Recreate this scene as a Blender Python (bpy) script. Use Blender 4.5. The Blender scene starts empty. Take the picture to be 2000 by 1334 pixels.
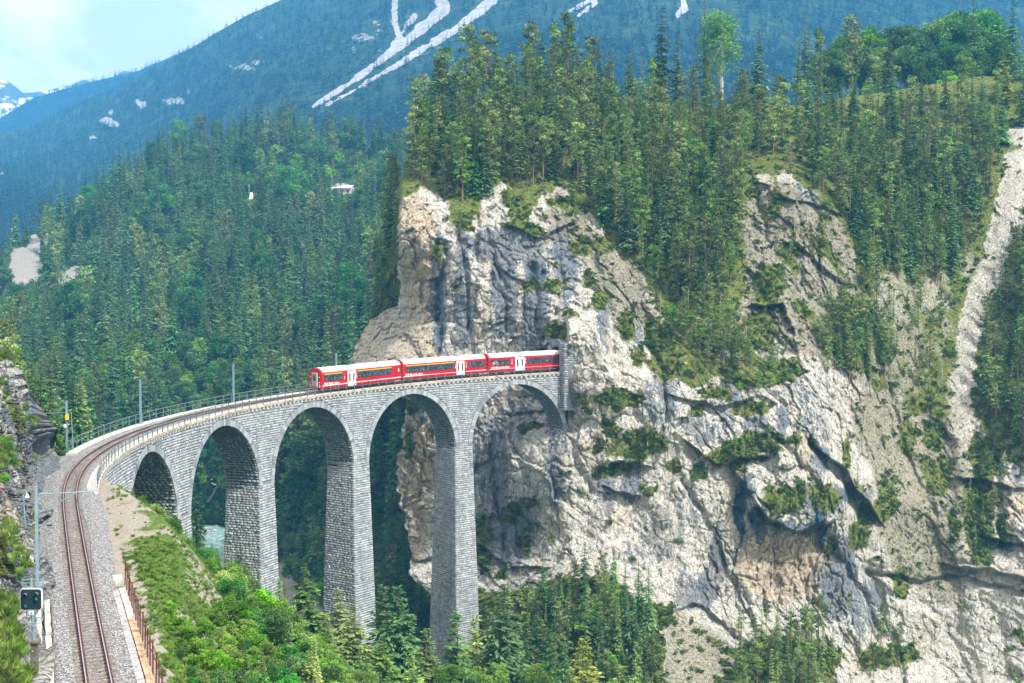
import bpy, math, random
import numpy as np
from mathutils import Vector, Matrix
R = math.radians
rnd = random.Random(7)
rng = np.random.default_rng(7)
scene = bpy.context.scene
COL = scene.collection

# ------------------------------------------------------------------ camera, world, sun, exposure
CAMZ = 100.0
PITCH = 0.0407455
FPX = 2500.8            # focal length in pixels of the 2000 px wide photograph
cam_d = bpy.data.cameras.new("camera"); cam = bpy.data.objects.new("camera", cam_d); COL.objects.link(cam)
cam.location = (0, 0, CAMZ); cam.rotation_euler = (math.pi / 2 - PITCH, 0, 0)
cam_d.sensor_width = 36; cam_d.lens = FPX * 36 / 2000; cam_d.clip_start = 0.5; cam_d.clip_end = 30000
scene.camera = cam
scene.render.resolution_x = 1024; scene.render.resolution_y = 683
scene.view_settings.view_transform = 'Standard'; scene.view_settings.look = 'None'
scene.view_settings.exposure = 1.66; scene.view_settings.gamma = 1.0
scene.render.engine = 'CYCLES'
cy = scene.cycles
cy.use_denoising = True
cy.max_bounces = 5; cy.diffuse_bounces = 3; cy.glossy_bounces = 2; cy.transmission_bounces = 3
cy.transparent_max_bounces = 4; cy.volume_bounces = 1; cy.caustics_reflective = False; cy.caustics_refractive = False

SUN_AZ = R(130)      # compass-like: x = sin, y = cos
SUN_EL = R(52)
world = bpy.data.worlds.new("World"); scene.world = world; world.use_nodes = True
nt = world.node_tree; nt.nodes.clear()
def N(t, typ, **kw):
    n = t.nodes.new(typ)
    for k, v in kw.items(): setattr(n, k, v)
    return n
out = N(nt, 'ShaderNodeOutputWorld'); bg = N(nt, 'ShaderNodeBackground'); bg2 = N(nt, 'ShaderNodeBackground')
sky = N(nt, 'ShaderNodeTexSky', sky_type='NISHITA', sun_disc=False, sun_elevation=SUN_EL, sun_rotation=SUN_AZ)
nt.links.new(sky.outputs[0], bg.inputs[0]); bg.inputs[1].default_value = 0.07
tc = N(nt, 'ShaderNodeTexCoord'); mp = N(nt, 'ShaderNodeMapping'); mp.inputs['Scale'].default_value = (3.2, 3.2, 8.0)
nz = N(nt, 'ShaderNodeTexNoise'); nz.inputs['Scale'].default_value = 1.6; nz.inputs['Detail'].default_value = 5; nz.inputs['Roughness'].default_value = .5
nz.inputs['Distortion'].default_value = .4
rp = N(nt, 'ShaderNodeValToRGB')
rp.color_ramp.elements[0].position = .40; rp.color_ramp.elements[0].color = (.58, .53, .47, 1)
rp.color_ramp.elements[1].position = .56; rp.color_ramp.elements[1].color = (1.0, .91, .80, 1)
nt.links.new(tc.outputs['Generated'], mp.inputs[0]); nt.links.new(mp.outputs[0], nz.inputs[0]); nt.links.new(nz.outputs[0], rp.inputs[0])
nt.links.new(rp.outputs[0], bg2.inputs[0]); bg2.inputs[1].default_value = 0.84
mx = N(nt, 'ShaderNodeMixShader'); mx.inputs[0].default_value = 0.86
nt.links.new(bg.outputs[0], mx.inputs[1]); nt.links.new(bg2.outputs[0], mx.inputs[2]); nt.links.new(mx.outputs[0], out.inputs[0])

sd = bpy.data.lights.new("sun", 'SUN'); so = bpy.data.objects.new("sun", sd); COL.objects.link(so)
sd.energy = 2.7; sd.angle = R(8); sd.color = (1.0, .96, .90)
sv = Vector((math.sin(SUN_AZ) * math.cos(SUN_EL), math.cos(SUN_AZ) * math.cos(SUN_EL), math.sin(SUN_EL)))
so.rotation_euler = (-sv).to_track_quat('-Z', 'Y').to_euler()

# ------------------------------------------------------------------ maths helpers
CP, SP = math.cos(PITCH), math.sin(PITCH)
def at(px, py, Y):
    """world point seen at pixel (px,py) of the 2000x1334 photograph at forward distance Y"""
    x = (np.asarray(px, float) - 1000) / FPX; v = (667 - np.asarray(py, float)) / FPX
    dy = CP + v * SP; dz = -SP + v * CP; k = Y / dy
    return np.stack([x * k, Y + 0 * x, CAMZ + dz * k], -1)
def proj(p):
    p = np.asarray(p, float); x = p[..., 0]; y = p[..., 1]; z = p[..., 2] - CAMZ
    d = y * CP - z * SP; u = y * SP + z * CP
    return 1000 + FPX * x / d, 667 - FPX * u / d
def _h(ix, iy, iz, seed):
    h = (ix * 374761393 + iy * 668265263 + iz * 2147483647 + seed * 144665) & 0xffffffff
    h = ((h ^ (h >> 13)) * 1274126177) & 0xffffffff
    h = ((h ^ (h >> 16)) * 2246822519) & 0xffffffff
    return ((h ^ (h >> 15)) & 0xffff) / 32767.5 - 1.0
def noise(p, scale=1.0, seed=0):
    p = np.asarray(p, float).reshape(-1, 3) / scale
    i = np.floor(p).astype(np.int64); f = p - i; u = f * f * (3 - 2 * f)
    r = 0
    for a in (0, 1):
        wa = u[:, 0] if a else 1 - u[:, 0]
        for b in (0, 1):
            wb = u[:, 1] if b else 1 - u[:, 1]
            for c in (0, 1):
                wc = u[:, 2] if c else 1 - u[:, 2]
                r = r + wa * wb * wc * _h(i[:, 0] + a, i[:, 1] + b, i[:, 2] + c, seed)
    return r
def fbm(p, scale, octs=4, seed=0, gain=.5):
    r = 0; a = 1; t = 0
    for k in range(octs):
        r = r + a * noise(p, scale / 2 ** k, seed + k * 17); t += a; a *= gain
    return r / t
def ridged(p, scale, octs=3, seed=0, gain=.5):
    r = 0; a = 1; t = 0
    for k in range(octs):
        r = r + a * (1 - 2 * np.abs(noise(p, scale / 2 ** k, seed + k * 31))); t += a; a *= gain
    return r / t
def sstep(a, b, x):
    t = np.clip((x - a) / (b - a), 0, 1); return t * t * (3 - 2 * t)
def cells(u, v, su, sv, seed=0):
    """random offset per irregular cell, and a thin joint between cells"""
    a = u / su; b = v / sv; ia = np.floor(a).astype(np.int64); ib = np.floor(b).astype(np.int64); z = ia * 0
    d1 = np.full(u.shape, 9.); d2 = np.full(u.shape, 9.); r = np.zeros(u.shape)
    for i in (-1, 0, 1):
        for j in (-1, 0, 1):
            ca = ia + i; cb = ib + j; x = ca + .5 + .42 * _h(ca, cb, z, seed); y = cb + .5 + .42 * _h(ca, cb, z, seed + 5)
            d = np.hypot(a - x, b - y); m = d < d1; d2 = np.where(m, d1, np.minimum(d2, d)); r = np.where(m, _h(ca, cb, z, seed + 9), r); d1 = np.where(m, d, d1)
    return r, d2 - d1
class TPS:
    def __init__(s, pts, lam=1e-4):
        a = np.array(pts, float); s.c = a[:, :2] / 500; v = a[:, 2]; n = len(a)
        K = s.k(s.c); P_ = np.c_[np.ones(n), s.c]
        A = np.zeros((n + 3, n + 3)); A[:n, :n] = K + lam * np.eye(n); A[:n, n:] = P_; A[n:, :n] = P_.T
        s.w = np.linalg.solve(A, np.r_[v, 0, 0, 0]); s.n = n
    def k(s, q):
        d = ((q[:, None, :] - s.c[None]) ** 2).sum(-1) + 1e-12
        return .5 * d * np.log(d)
    def __call__(s, px, py):
        px, py = np.broadcast_arrays(np.asarray(px, float), np.asarray(py, float))
        q = np.stack([px.ravel(), py.ravel()], 1) / 500; o = np.empty(len(q))
        for i in range(0, len(q), 60000):
            j = slice(i, i + 60000); o[j] = s.k(q[j]) @ s.w[:s.n] + s.w[s.n] + q[j] @ s.w[s.n + 1:]
        return o.reshape(px.shape)

# ------------------------------------------------------------------ object helpers
def tag(o, label=None, cat=None, group=None, kind=None):
    if label: o['label'] = label
    if cat: o['category'] = cat
    if group: o['group'] = group
    if kind: o['kind'] = kind
    return o
def empty(name, loc=(0, 0, 0), rz=0.0, label=None, cat=None, group=None):
    o = bpy.data.objects.new(name, None); o.empty_display_size = .2; COL.objects.link(o)
    o.location = loc; o.rotation_euler = (0, 0, rz); tag(o, label, cat, group); return o
def mesh(name, v, f, mats=None, smooth=False, attrs=None, midx=None):
    me = bpy.data.meshes.new(name)
    v = np.asarray(v, np.float32).reshape(-1, 3)
    if isinstance(f, np.ndarray):
        n, k = f.shape
        me.vertices.add(len(v)); me.vertices.foreach_set('co', v.ravel())
        me.loops.add(n * k); me.loops.foreach_set('vertex_index', f.astype(np.int32).ravel())
        me.polygons.add(n); me.polygons.foreach_set('loop_start', np.arange(0, n * k, k, dtype=np.int32))
        try: me.polygons.foreach_set('loop_total', np.full(n, k, np.int32))
        except Exception: pass
        me.update(calc_edges=True)
    else:
        me.from_pydata(v.tolist(), [], f); me.update()
    if mats is not None:
        for m in (mats if isinstance(mats, (list, tuple)) else [mats]): me.materials.append(m)
    if midx is not None: me.polygons.foreach_set('material_index', np.asarray(midx, np.int32))
    if smooth: me.polygons.foreach_set('use_smooth', np.ones(len(me.polygons), bool))
    if attrs:
        for k, a in attrs.items():
            a = np.asarray(a, np.float32)
            dom = 'POINT' if len(a) == len(v) else 'FACE'
            at_ = me.attributes.new(k, 'FLOAT', dom); at_.data.foreach_set('value', a)
    return me
def link(name, me, parent=None, loc=None):
    o = bpy.data.objects.new(name, me); COL.objects.link(o)
    if parent is not None: o.parent = parent
    if loc is not None: o.location = loc
    return o
class MB:
    """collects boxes, tubes and prisms in one mesh"""
    def __init__(s): s.v = []; s.f = []; s.m = []
    def add(s, v, f, m=0):
        b = len(s.v); s.v += [tuple(map(float, q)) for q in v]; s.f += [tuple(b + i for i in q) for q in f]; s.m += [m] * len(f); return s
    def box(s, x0, x1, y0, y1, z0, z1, m=0):
        v = [(x, y, z) for x in (x0, x1) for y in (y0, y1) for z in (z0, z1)]
        return s.add(v, [(0, 1, 3, 2), (4, 6, 7, 5), (0, 4, 5, 1), (2, 3, 7, 6), (0, 2, 6, 4), (1, 5, 7, 3)], m)
    def hexa(s, p, m=0):   # p: 8 points, bottom loop then top loop
        return s.add(p, [(3, 2, 1, 0), (4, 5, 6, 7), (0, 1, 5, 4), (1, 2, 6, 5), (2, 3, 7, 6), (3, 0, 4, 7)], m)
    def tube(s, pts, r, n=6, m=0, r2=None):
        pts = [Vector(p) for p in pts]; k = len(pts); rings = []
        for i, p in enumerate(pts):
            d = (pts[min(i + 1, k - 1)] - pts[max(i - 1, 0)]).normalized()
            a = d.orthogonal().normalized() if abs(d.z) > .95 else d.cross(Vector((0, 0, 1))).normalized()
            b = d.cross(a); rr = r if r2 is None else r + (r2 - r) * i / (k - 1)
            rings.append([p + (a * math.cos(2 * math.pi * j / n) + b * math.sin(2 * math.pi * j / n)) * rr for j in range(n)])
        v = [q for ring in rings for q in ring]; f = []
        for i in range(k - 1):
            for j in range(n):
                f.append((i * n + j, i * n + (j + 1) % n, (i + 1) * n + (j + 1) % n, (i + 1) * n + j))
        f.append(tuple(range(n))[::-1]); f.append(tuple((k - 1) * n + j for j in range(n)))
        return s.add(v, f, m)
    def bar(s, a, b, w, h=None, m=0):   # square bar
        a = Vector(a); b = Vector(b); h = h or w; d = (b - a).normalized()
        x = (Vector((1, 0, 0)) if abs(d.z) > .95 else d.cross(Vector((0, 0, 1)))).normalized(); y = d.cross(x)
        q = [(-w / 2, -h / 2), (w / 2, -h / 2), (w / 2, h / 2), (-w / 2, h / 2)]
        return s.hexa([a + x * i + y * j for i, j in q] + [b + x * i + y * j for i, j in q], m)
    def prism(s, poly, y0, y1, m=0):   # polygon in xz extruded in y
        n = len(poly); v = [(x, y0, z) for x, z in poly] + [(x, y1, z) for x, z in poly]
        f = [tuple(range(n)), tuple(range(2 * n - 1, n - 1, -1))] + [(i, n + i, n + (i + 1) % n, (i + 1) % n) for i in range(n)]
        return s.add(v, f, m)
    def mesh(s, name, mats, smooth=False): return mesh(name, s.v, s.f, mats, smooth, midx=s.m)
    def build(s, name, mats, parent=None, smooth=False): return link(name, s.mesh(name, mats, smooth), parent)

# ------------------------------------------------------------------ materials
def newmat(name):
    m = bpy.data.materials.new(name); m.use_nodes = True; t = m.node_tree; t.nodes.clear()
    o = N(t, 'ShaderNodeOutputMaterial'); b = N(t, 'ShaderNodeBsdfPrincipled'); t.links.new(b.outputs[0], o.inputs[0])
    b.inputs['Specular IOR Level'].default_value = .25; b.inputs['Roughness'].default_value = .85
    return m, t, b, o
class G:
    """small node graph helper"""
    def __init__(s, t): s.t = t; s.pos = None
    def val(s, x, sock):
        if hasattr(x, 'node'): s.t.links.new(x, sock)
        else: sock.default_value = x if not isinstance(x, tuple) or len(x) != 3 or sock.type != 'RGBA' else (*x, 1)
    def wpos(s):
        if s.pos is None: s.pos = N(s.t, 'ShaderNodeNewGeometry').outputs['Position']
        return s.pos
    def opos(s): return N(s.t, 'ShaderNodeTexCoord').outputs['Object']
    def map(s, v, scale): 
        n = N(s.t, 'ShaderNodeMapping'); n.inputs['Scale'].default_value = scale; s.t.links.new(v, n.inputs[0]); return n.outputs[0]
    def noise(s, v, scale, detail=4, rough=.55, dist=0.0):
        n = N(s.t, 'ShaderNodeTexNoise'); s.t.links.new(v, n.inputs['Vector']); n.inputs['Scale'].default_value = scale
        n.inputs['Detail'].default_value = detail; n.inputs['Roughness'].default_value = rough; n.inputs['Distortion'].default_value = dist
        return n.outputs[0]
    def vor(s, v, scale, feature='F1', out='Distance'):
        n = N(s.t, 'ShaderNodeTexVoronoi', feature=feature); s.t.links.new(v, n.inputs['Vector']); n.inputs['Scale'].default_value = scale
        return n.outputs[out]
    def attr(s, name): n = N(s.t, 'ShaderNodeAttribute', attribute_name=name); return n.outputs['Fac']
    def ramp(s, f, *st):
        n = N(s.t, 'ShaderNodeValToRGB'); cr = n.color_ramp; s.t.links.new(f, n.inputs[0])
        while len(cr.elements) < len(st): cr.elements.new(.5)
        for e, (p, c) in zip(cr.elements, st): e.position = p; e.color = (*c, 1) if isinstance(c, tuple) else (c, c, c, 1)
        return n.outputs[0]
    def mix(s, f, a, b, mode='MIX'):
        n = N(s.t, 'ShaderNodeMix', data_type='RGBA', blend_type=mode); s.val(f, n.inputs[0]); s.val(a, n.inputs[6]); s.val(b, n.inputs[7]); return n.outputs[2]
    def math(s, op, a, b=0.0, c=None, clamp=False):
        n = N(s.t, 'ShaderNodeMath', operation=op, use_clamp=clamp); s.val(a, n.inputs[0]); s.val(b, n.inputs[1])
        if c is not None: s.val(c, n.inputs[2])
        return n.outputs[0]
    def step(s, x, lo, hi):
        n = N(s.t, 'ShaderNodeMapRange', clamp=True, interpolation_type='SMOOTHSTEP'); s.val(x, n.inputs[0]); n.inputs[1].default_value = lo; n.inputs[2].default_value = hi
        return n.outputs[0]
    def bump(s, h, dist, strength, b):
        n = N(s.t, 'ShaderNodeBump'); n.inputs['Distance'].default_value = dist; n.inputs['Strength'].default_value = strength
        s.t.links.new(h, n.inputs['Height']); s.t.links.new(n.outputs[0], b.inputs['Normal']); return n
def plain(name, col, rough=.6, metal=0.0, var=.12, scale=3.0, spec=.3):
    m, t, b, o = newmat(name); g = G(t)
    f = g.noise(g.wpos(), scale, 5, .6)
    c2 = tuple(max(0, c * (1 - var * 2)) for c in col); c3 = tuple(min(1, c * (1 + var)) for c in col)
    t.links.new(g.ramp(f, (.3, c2), (.65, c3)), b.inputs['Base Color'])
    b.inputs['Roughness'].default_value = rough; b.inputs['Metallic'].default_value = metal; b.inputs['Specular IOR Level'].default_value = spec
    return m
def foliage(name, c1, c2, trans=.25, c3=None, hue=.03):
    """leaf material: colour varies per plant (object random) and per leaf (face attribute, in crowns with highlights painted in)"""
    m, t, b, o = newmat(name); g = G(t)
    oi = N(t, 'ShaderNodeObjectInfo'); tint = g.attr('tint')
    c = g.mix(tint, c1, c2)
    hv = N(t, 'ShaderNodeHueSaturation'); t.links.new(c, hv.inputs['Color'])
    t.links.new(g.math('MULTIPLY_ADD', oi.outputs['Random'], hue, .5 - hue / 2), hv.inputs['Hue'])
    w = N(t, 'ShaderNodeTexWhiteNoise', noise_dimensions='1D'); t.links.new(g.math('MULTIPLY', oi.outputs['Random'], 91.7), w.inputs['W'])
    t.links.new(g.math('MULTIPLY_ADD', w.outputs['Value'], .95, .55), hv.inputs['Value'])
    t.links.new(g.math('MULTIPLY_ADD', oi.outputs['Random'], .25, .85), hv.inputs['Saturation'])
    t.links.new(hv.outputs[0], b.inputs['Base Color']); b.inputs['Roughness'].default_value = .7; b.inputs['Specular IOR Level'].default_value = .2
    tr = N(t, 'ShaderNodeBsdfTranslucent'); t.links.new(hv.outputs[0], tr.inputs[0])
    ms = N(t, 'ShaderNodeMixShader'); ms.inputs[0].default_value = trans
    t.links.new(b.outputs[0], ms.inputs[1]); t.links.new(tr.outputs[0], ms.inputs[2]); t.links.new(ms.outputs[0], o.inputs[0])
    return m

# ------------------------------------------------------------------ track alignment (plan curve of the railway)
_s = np.linspace(-40, 300, 3401)
_k = np.interp(_s, [-40, 49.7, 74.7, 134.7, 174.7, 300], [1.4e-4, 1.4e-4, .00999, .00999, .01059, .01059])
_h0 = 1.93127; _i0 = 400; _ds = _s[1] - _s[0]
_hd = -np.concatenate([[0], np.cumsum((_k[1:] + _k[:-1]) / 2 * _ds)]); _hd += _h0 - _hd[_i0]
_x = np.concatenate([[0], np.cumsum(np.cos((_hd[1:] + _hd[:-1]) / 2) * _ds)]); _x += -16.5912 - _x[_i0]
_y = np.concatenate([[0], np.cumsum(np.sin((_hd[1:] + _hd[:-1]) / 2) * _ds)]); _y += 51.565 - _y[_i0]
RAILZ = 82.54
def railz(s): return RAILZ + .0202 * np.clip(np.asarray(s, float) - 64.69, 0, None)
def T(s, o=0.0, dz=0.0):
    """point at distance s along the track, o metres to the left, dz above the rail"""
    s = np.asarray(s, float); o = np.asarray(o, float); h = np.interp(s, _s, _hd)
    x = np.interp(s, _s, _x) - np.sin(h) * o; y = np.interp(s, _s, _y) + np.cos(h) * o
    z = railz(s) + dz; x, y, z = np.broadcast_arrays(x, y, z)
    return np.stack([x, y, z], -1)
def Th(s): return float(np.interp(s, _s, _hd))
def track_so(X, Y):
    """s and signed offset of plan points"""
    ss = np.linspace(-40, 230, 136); px = np.interp(ss, _s, _x); py = np.interp(ss, _s, _y); h = np.interp(ss, _s, _hd)
    best = np.full(X.shape, 1e9); S = np.zeros(X.shape); O = np.zeros(X.shape)
    for a, b, c, hh in zip(ss, px, py, h):
        dx = X - b; dy = Y - c; d = dx * dx + dy * dy; m = d < best
        best = np.where(m, d, best); S = np.where(m, a + dx * math.cos(hh) + dy * math.sin(hh), S)
        O = np.where(m, -dx * math.sin(hh) + dy * math.cos(hh), O)
    return S, O

# ------------------------------------------------------------------ painting helpers (distances on the rock face)
def seg_dist(px, py, pl):
    best = np.full(px.shape, 1e9); side = np.zeros(px.shape)
    for (ax, ay), (bx, by) in zip(pl[:-1], pl[1:]):
        dx, dy = bx - ax, by - ay; L = dx * dx + dy * dy + 1e-9
        t = np.clip(((px - ax) * dx + (py - ay) * dy) / L, 0, 1)
        ex = px - ax - t * dx; ey = py - ay - t * dy; d = np.hypot(ex, ey); m = d < best
        best = np.where(m, d, best); side = np.where(m, np.sign(dx * ey - dy * ex), side)
    return best, side
def poly_in(px, py, pg, soft=8):
    ins = np.zeros(px.shape, bool); n = len(pg)
    for i in range(n):
        x1, y1 = pg[i]; x2, y2 = pg[(i + 1) % n]
        c = ((y1 > py) != (y2 > py)) & (px < (x2 - x1) * (py - y1) / ((y2 - y1) or 1e-9) + x1); ins ^= c
    d, _ = seg_dist(px, py, list(pg) + [pg[0]])
    return sstep(-soft, soft, np.where(ins, d, -d))
def ell(px, py, e):
    x, y, rx, ry = e[:4]; st = e[4] if len(e) > 4 else 1
    return st * (1 - sstep(.6, 1.25, np.hypot((px - x) / rx, (py - y) / ry)))

# ------------------------------------------------------------------ the cliff: depth (metres ahead) at places seen in the photograph
CL_PTS = [(785,300,285),(785,380,262),(785,500,256),(785,700,250),(785,900,247),(800,1100,243),(840,250,290),(900,350,268),(900,500,252),
(900,700,246),(900,900,242),(930,1100,234),(1000,340,268),(1000,500,250),(1000,650,243),(1000,800,240),(1000,1000,233),(1000,1120,227),
(1060,400,258),(1060,550,247),(1060,690,241),(1075,790,237),(1085,850,227),(1050,930,226.5),(690,700,268),(740,620,275),(1150,730,227),(1150,830,226),(1135,640,232),(1140,560,242),
(1200,400,264),(1200,550,246),(1200,700,229),(1200,900,224),(1200,1080,219),(1300,300,280),(1300,450,260),(1300,600,243),
(1300,800,226),(1300,1000,221),(1300,1140,216),(1450,300,286),(1450,450,264),(1450,600,246),(1450,750,231),(1450,950,222),(1450,1120,222),
(1450,1220,218),(1550,345,270),(1600,500,259),(1600,700,241),(1600,850,229),(1600,1000,222),(1600,1100,226),(1600,1240,220),
(1720,600,262),(1700,750,250),(1700,900,241),(1700,1100,232),(1750,1300,226),(1850,300,305),(1850,500,285),(1850,700,264),(1850,900,248),
(1850,1100,237),(1850,1320,228),(2000,300,306),(2000,500,283),(2000,700,260),(2000,900,243),(2000,1100,231),(2000,1334,222),(2120,300,300),(2120,800,245),(2120,1400,215),
(900,230,292),(1000,195,300),(1100,170,308),(1200,190,310),(1300,200,314),(1500,190,330),(1700,150,348),(1900,120,352),(2100,120,350),
(1150,1190,209),(1240,1334,198),(1400,1334,199),(1520,1320,205),(1000,1220,214),(1000,1334,208),(940,1200,222),(1200,1500,184),(1500,1500,190),(1800,1500,205),(2100,1500,200),(900,1500,196),(900,1300,215)]
cl_tps = TPS(CL_PTS)
def cl_xL(y):
    return np.interp(y, [0, 200, 300, 380, 450, 560, 596, 606, 625, 660, 700, 735, 762, 776, 848, 910, 952, 1004, 1082, 1130, 1180, 1500],
                        [860, 835, 792, 786, 783, 782, 780, 750, 722, 700, 684, 690, 730, 790, 789, 777, 775, 787, 798, 806, 860, 880]) + 5 * noise(np.stack([np.asarray(y, float) * 0, np.asarray(y, float), np.asarray(y, float) * 0], -1), 19, 7).reshape(np.shape(y)) + 3.5 * noise(np.stack([np.asarray(y, float) * 0, np.asarray(y, float), np.asarray(y, float) * 0], -1), 6, 8).reshape(np.shape(y))
# crest of the ground behind the trees, and how the ground runs on behind it
def cl_yT(x): return np.interp(x, [690, 786, 820, 860, 920, 1000, 1100, 1200, 1300, 1400, 1550, 1650, 1800, 1900, 2120],
                                  [560, 330, 290, 240, 205, 190, 180, 185, 200, 208, 205, 190, 168, 150, 140])
CREASES = [  # polyline, half width px, push m
 ([(868,470),(862,560),(858,690)],7,2.2),([(905,500),(915,640),(925,700)],6,1.8),([(950,450),(985,560),(990,640)],6,1.6),([(1035,520),(1050,640),(1060,700)],7,2.0),
 ([(1085,430),(1095,520),(1090,620)],6,1.6),([(1165,500),(1190,600),(1200,690)],8,2.0),([(1250,600),(1290,720),(1300,820)],8,2.0),([(935,420),(930,500)],6,1.5),
 ([(1000,790),(1010,900),(1060,1000)],9,2.2),([(1110,760),(1120,880),(1150,960)],8,1.8),([(960,850),(975,1000),(990,1080)],7,1.8),([(1290,540),(1330,640),(1400,720),(1460,760)],14,2.5),
 ([(1330,940),(1390,1040),(1420,1130)],8,1.8),([(1500,840),(1560,900),(1600,960)],8,2.0),([(1585,860),(1640,930),(1700,1010)],12,4.5),([(1700,1120),(1790,1140),(1900,1130),(1990,1165)],7,3.0),
 ([(1470,360),(1500,430),(1470,560)],8,1.5),([(1560,420),(1600,520),(1700,600)],6,1.3),([(1700,1120),(1740,1220),(1760,1334)],8,2.5),([(1735,760),(1760,880),(1830,1000)],8,1.5),
 ([(1925,820),(1950,930),(1960,1060)],10,2.0),([(1620,1050),(1660,1130),(1720,1230)],10,2.0),([(845,420),(850,470),(842,520)],6,1.5),([(1450,650),(1500,700),(1560,720)],9,1.8)]
LEDGES = [  # polyline (left to right), recess below m, falloff below px, bulge above m
 ([(1440,930),(1500,1010),(1560,1035),(1620,1020)],4.0,60,2.2),([(1180,905),(1225,890),(1260,905)],2.5,30,1.2),([(1190,955),(1240,965)],2.0,30,1.0),([(1350,870),(1420,905),(1500,890)],2.2,35,1.5),
 ([(1590,865),(1650,910),(1712,1005)],4.0,26,2.0),([(1850,1100),(1920,1108),(2000,1135)],2.6,24,1.4),([(1880,930),(1980,945)],2.2,20,1.5),([(1470,600),(1530,590),(1545,640)],2.4,40,2.0),
 ([(1030,690),(1075,672),(1110,690)],3.0,26,0.6),([(1290,1200),(1370,1180),(1440,1240)],1.2,18,.6),([(990,440),(1050,460),(1110,440)],1.6,30,1.0),([(930,1060),(1000,1110),(1060,1110)],1.6,26,.8),
 ([(1935,1050),(1990,1060)],2.6,26,1.6),([(1320,770),(1400,790),(1460,780)],1.5,25,1.0),([(1470,345),(1520,380),(1570,390),(1640,420)],1.4,20,.8),([(1540,470),(1600,500),(1660,560)],1.2,18,.6)]
FOREST_POLY = [(700,-50),(2200,-50),(2200,240),(1985,258),(1968,330),(1935,470),(1895,590),(1862,700),(1855,830),(1800,790),(1760,790),(1735,740),(1700,735),(1640,700),(1590,640),(1545,585),
 (1700,620),(1690,560),(1640,440),(1590,372),(1545,335),(1480,340),(1455,400),(1450,520),(1440,600),(1470,680),(1540,735),(1500,750),(1430,738),(1370,740),(1330,700),(1300,640),(1262,560),(1215,490),
 (1165,430),(1120,390),(1080,352),(1040,400),(1010,420),(1000,360),(985,350),(935,420),(880,432),(872,380),(835,362),(785,385),(700,300)]
GULLY_POLY = [(1968,258),(2000,250),(1998,400),(1970,455),(1932,560),(1903,650),(1897,740),(1899,860),(1897,1000),(1888,1092),(1866,1090),(1868,960),(1862,880),(1868,740),(1872,640),(1895,560),(1940,470),(1965,380),(1972,320)]
RSLOPE_POLY = [(2010,400),(2120,300),(2120,900),(2000,905),(1940,870),(1912,830),(1910,700),(1918,640),(1950,560),(1990,450)]
VEG_E = [(1010,400,30,40),(1070,330,45,40),(905,430,28,22),(1140,480,26,22),(1150,545,16,22),(855,492,10,20,.9),(1060,562,45,10,.9),(1020,440,45,12,.9),(1165,590,20,25,.8),(1090,652,20,14),(1200,782,34,10),(1225,640,20,30,.8),
 (1142,790,12,25),(1233,790,24,18),(1195,838,24,22),(1256,857,38,26),(1157,873,16,10),(1309,909,22,16),(1195,923,36,16),(1366,914,20,20),(1437,885,62,22),(1484,868,38,26),(1537,966,38,34),(1513,719,62,28),(1465,795,36,14),
 (1522,864,22,10),(1028,842,26,13),(1019,985,20,16),(997,1013,20,14),(1035,1037,12,10),(945,1050,20,60),(1023,1066,8,22),(985,1113,12,10),(1492,727,70,30),(1620,1070,12,20),(1728,968,14,50,.9),(1915,1010,36,100),(1925,900,40,50),(1965,1045,16,30),
 (1733,1290,62,26),(1990,1240,12,22),(1718,1101,22,8),(1400,770,30,14,.8),(1360,800,20,12,.8),(1420,560,30,60),(1495,560,35,50,.8),(1480,640,40,40,.8),(1545,500,18,40,.7),(1520,400,16,30,.8),(1600,430,20,14,.8),(1080,815,12,16),(1795,770,50,45),
 (1830,850,25,40,.9),(1845,930,14,45,.9),(1860,1020,14,40,.8),(1780,860,20,40,.6),(1650,640,60,60),(1720,680,70,60),(1690,1020,12,50,.8),(1655,880,10,40,.7),(1300,700,45,60,.8),(1350,740,40,20,.8),(1260,960,15,10,.8),(880,560,8,10,.6),(1400,700,70,40),
 (1190,480,30,24,.7),(812,780,26,26,.9),(850,850,12,20,.6),(800,870,14,16,.8),(1240,700,14,30,.6),(1555,860,16,20,.6),(1010,740,10,14,.5),(1105,620,10,10)]
VEG_P = [[(930,1150),(1040,1165),(1090,1125),(1180,1120),(1240,1165),(1318,1182),(1285,1240),(1292,1334),(1300,1520),(850,1520),(850,1180)],
 [(1425,1268),(1500,1252),(1600,1250),(1648,1285),(1590,1334),(1560,1520),(1430,1520),(1440,1334)]]
TUFT_P = [[(1315,1185),(1420,1245),(1475,1345),(1480,1520),(1285,1520),(1285,1240)],[(1455,360),(1540,345),(1640,430),(1700,560),(1735,660),(1880,860),(1900,1000),(1840,1080),(1760,860),(1700,760),(1640,700),(1560,690),(1440,640),(1445,480)],
 [(1730,620),(1870,600),(1865,860),(1800,790),(1740,740)],[(1080,360),(1240,520),(1290,640),(1200,640),(1130,480),(1060,420)],[(1650,760),(1760,780),(1850,1000),(1900,1200),(1760,1130),(1690,900)]]
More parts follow.
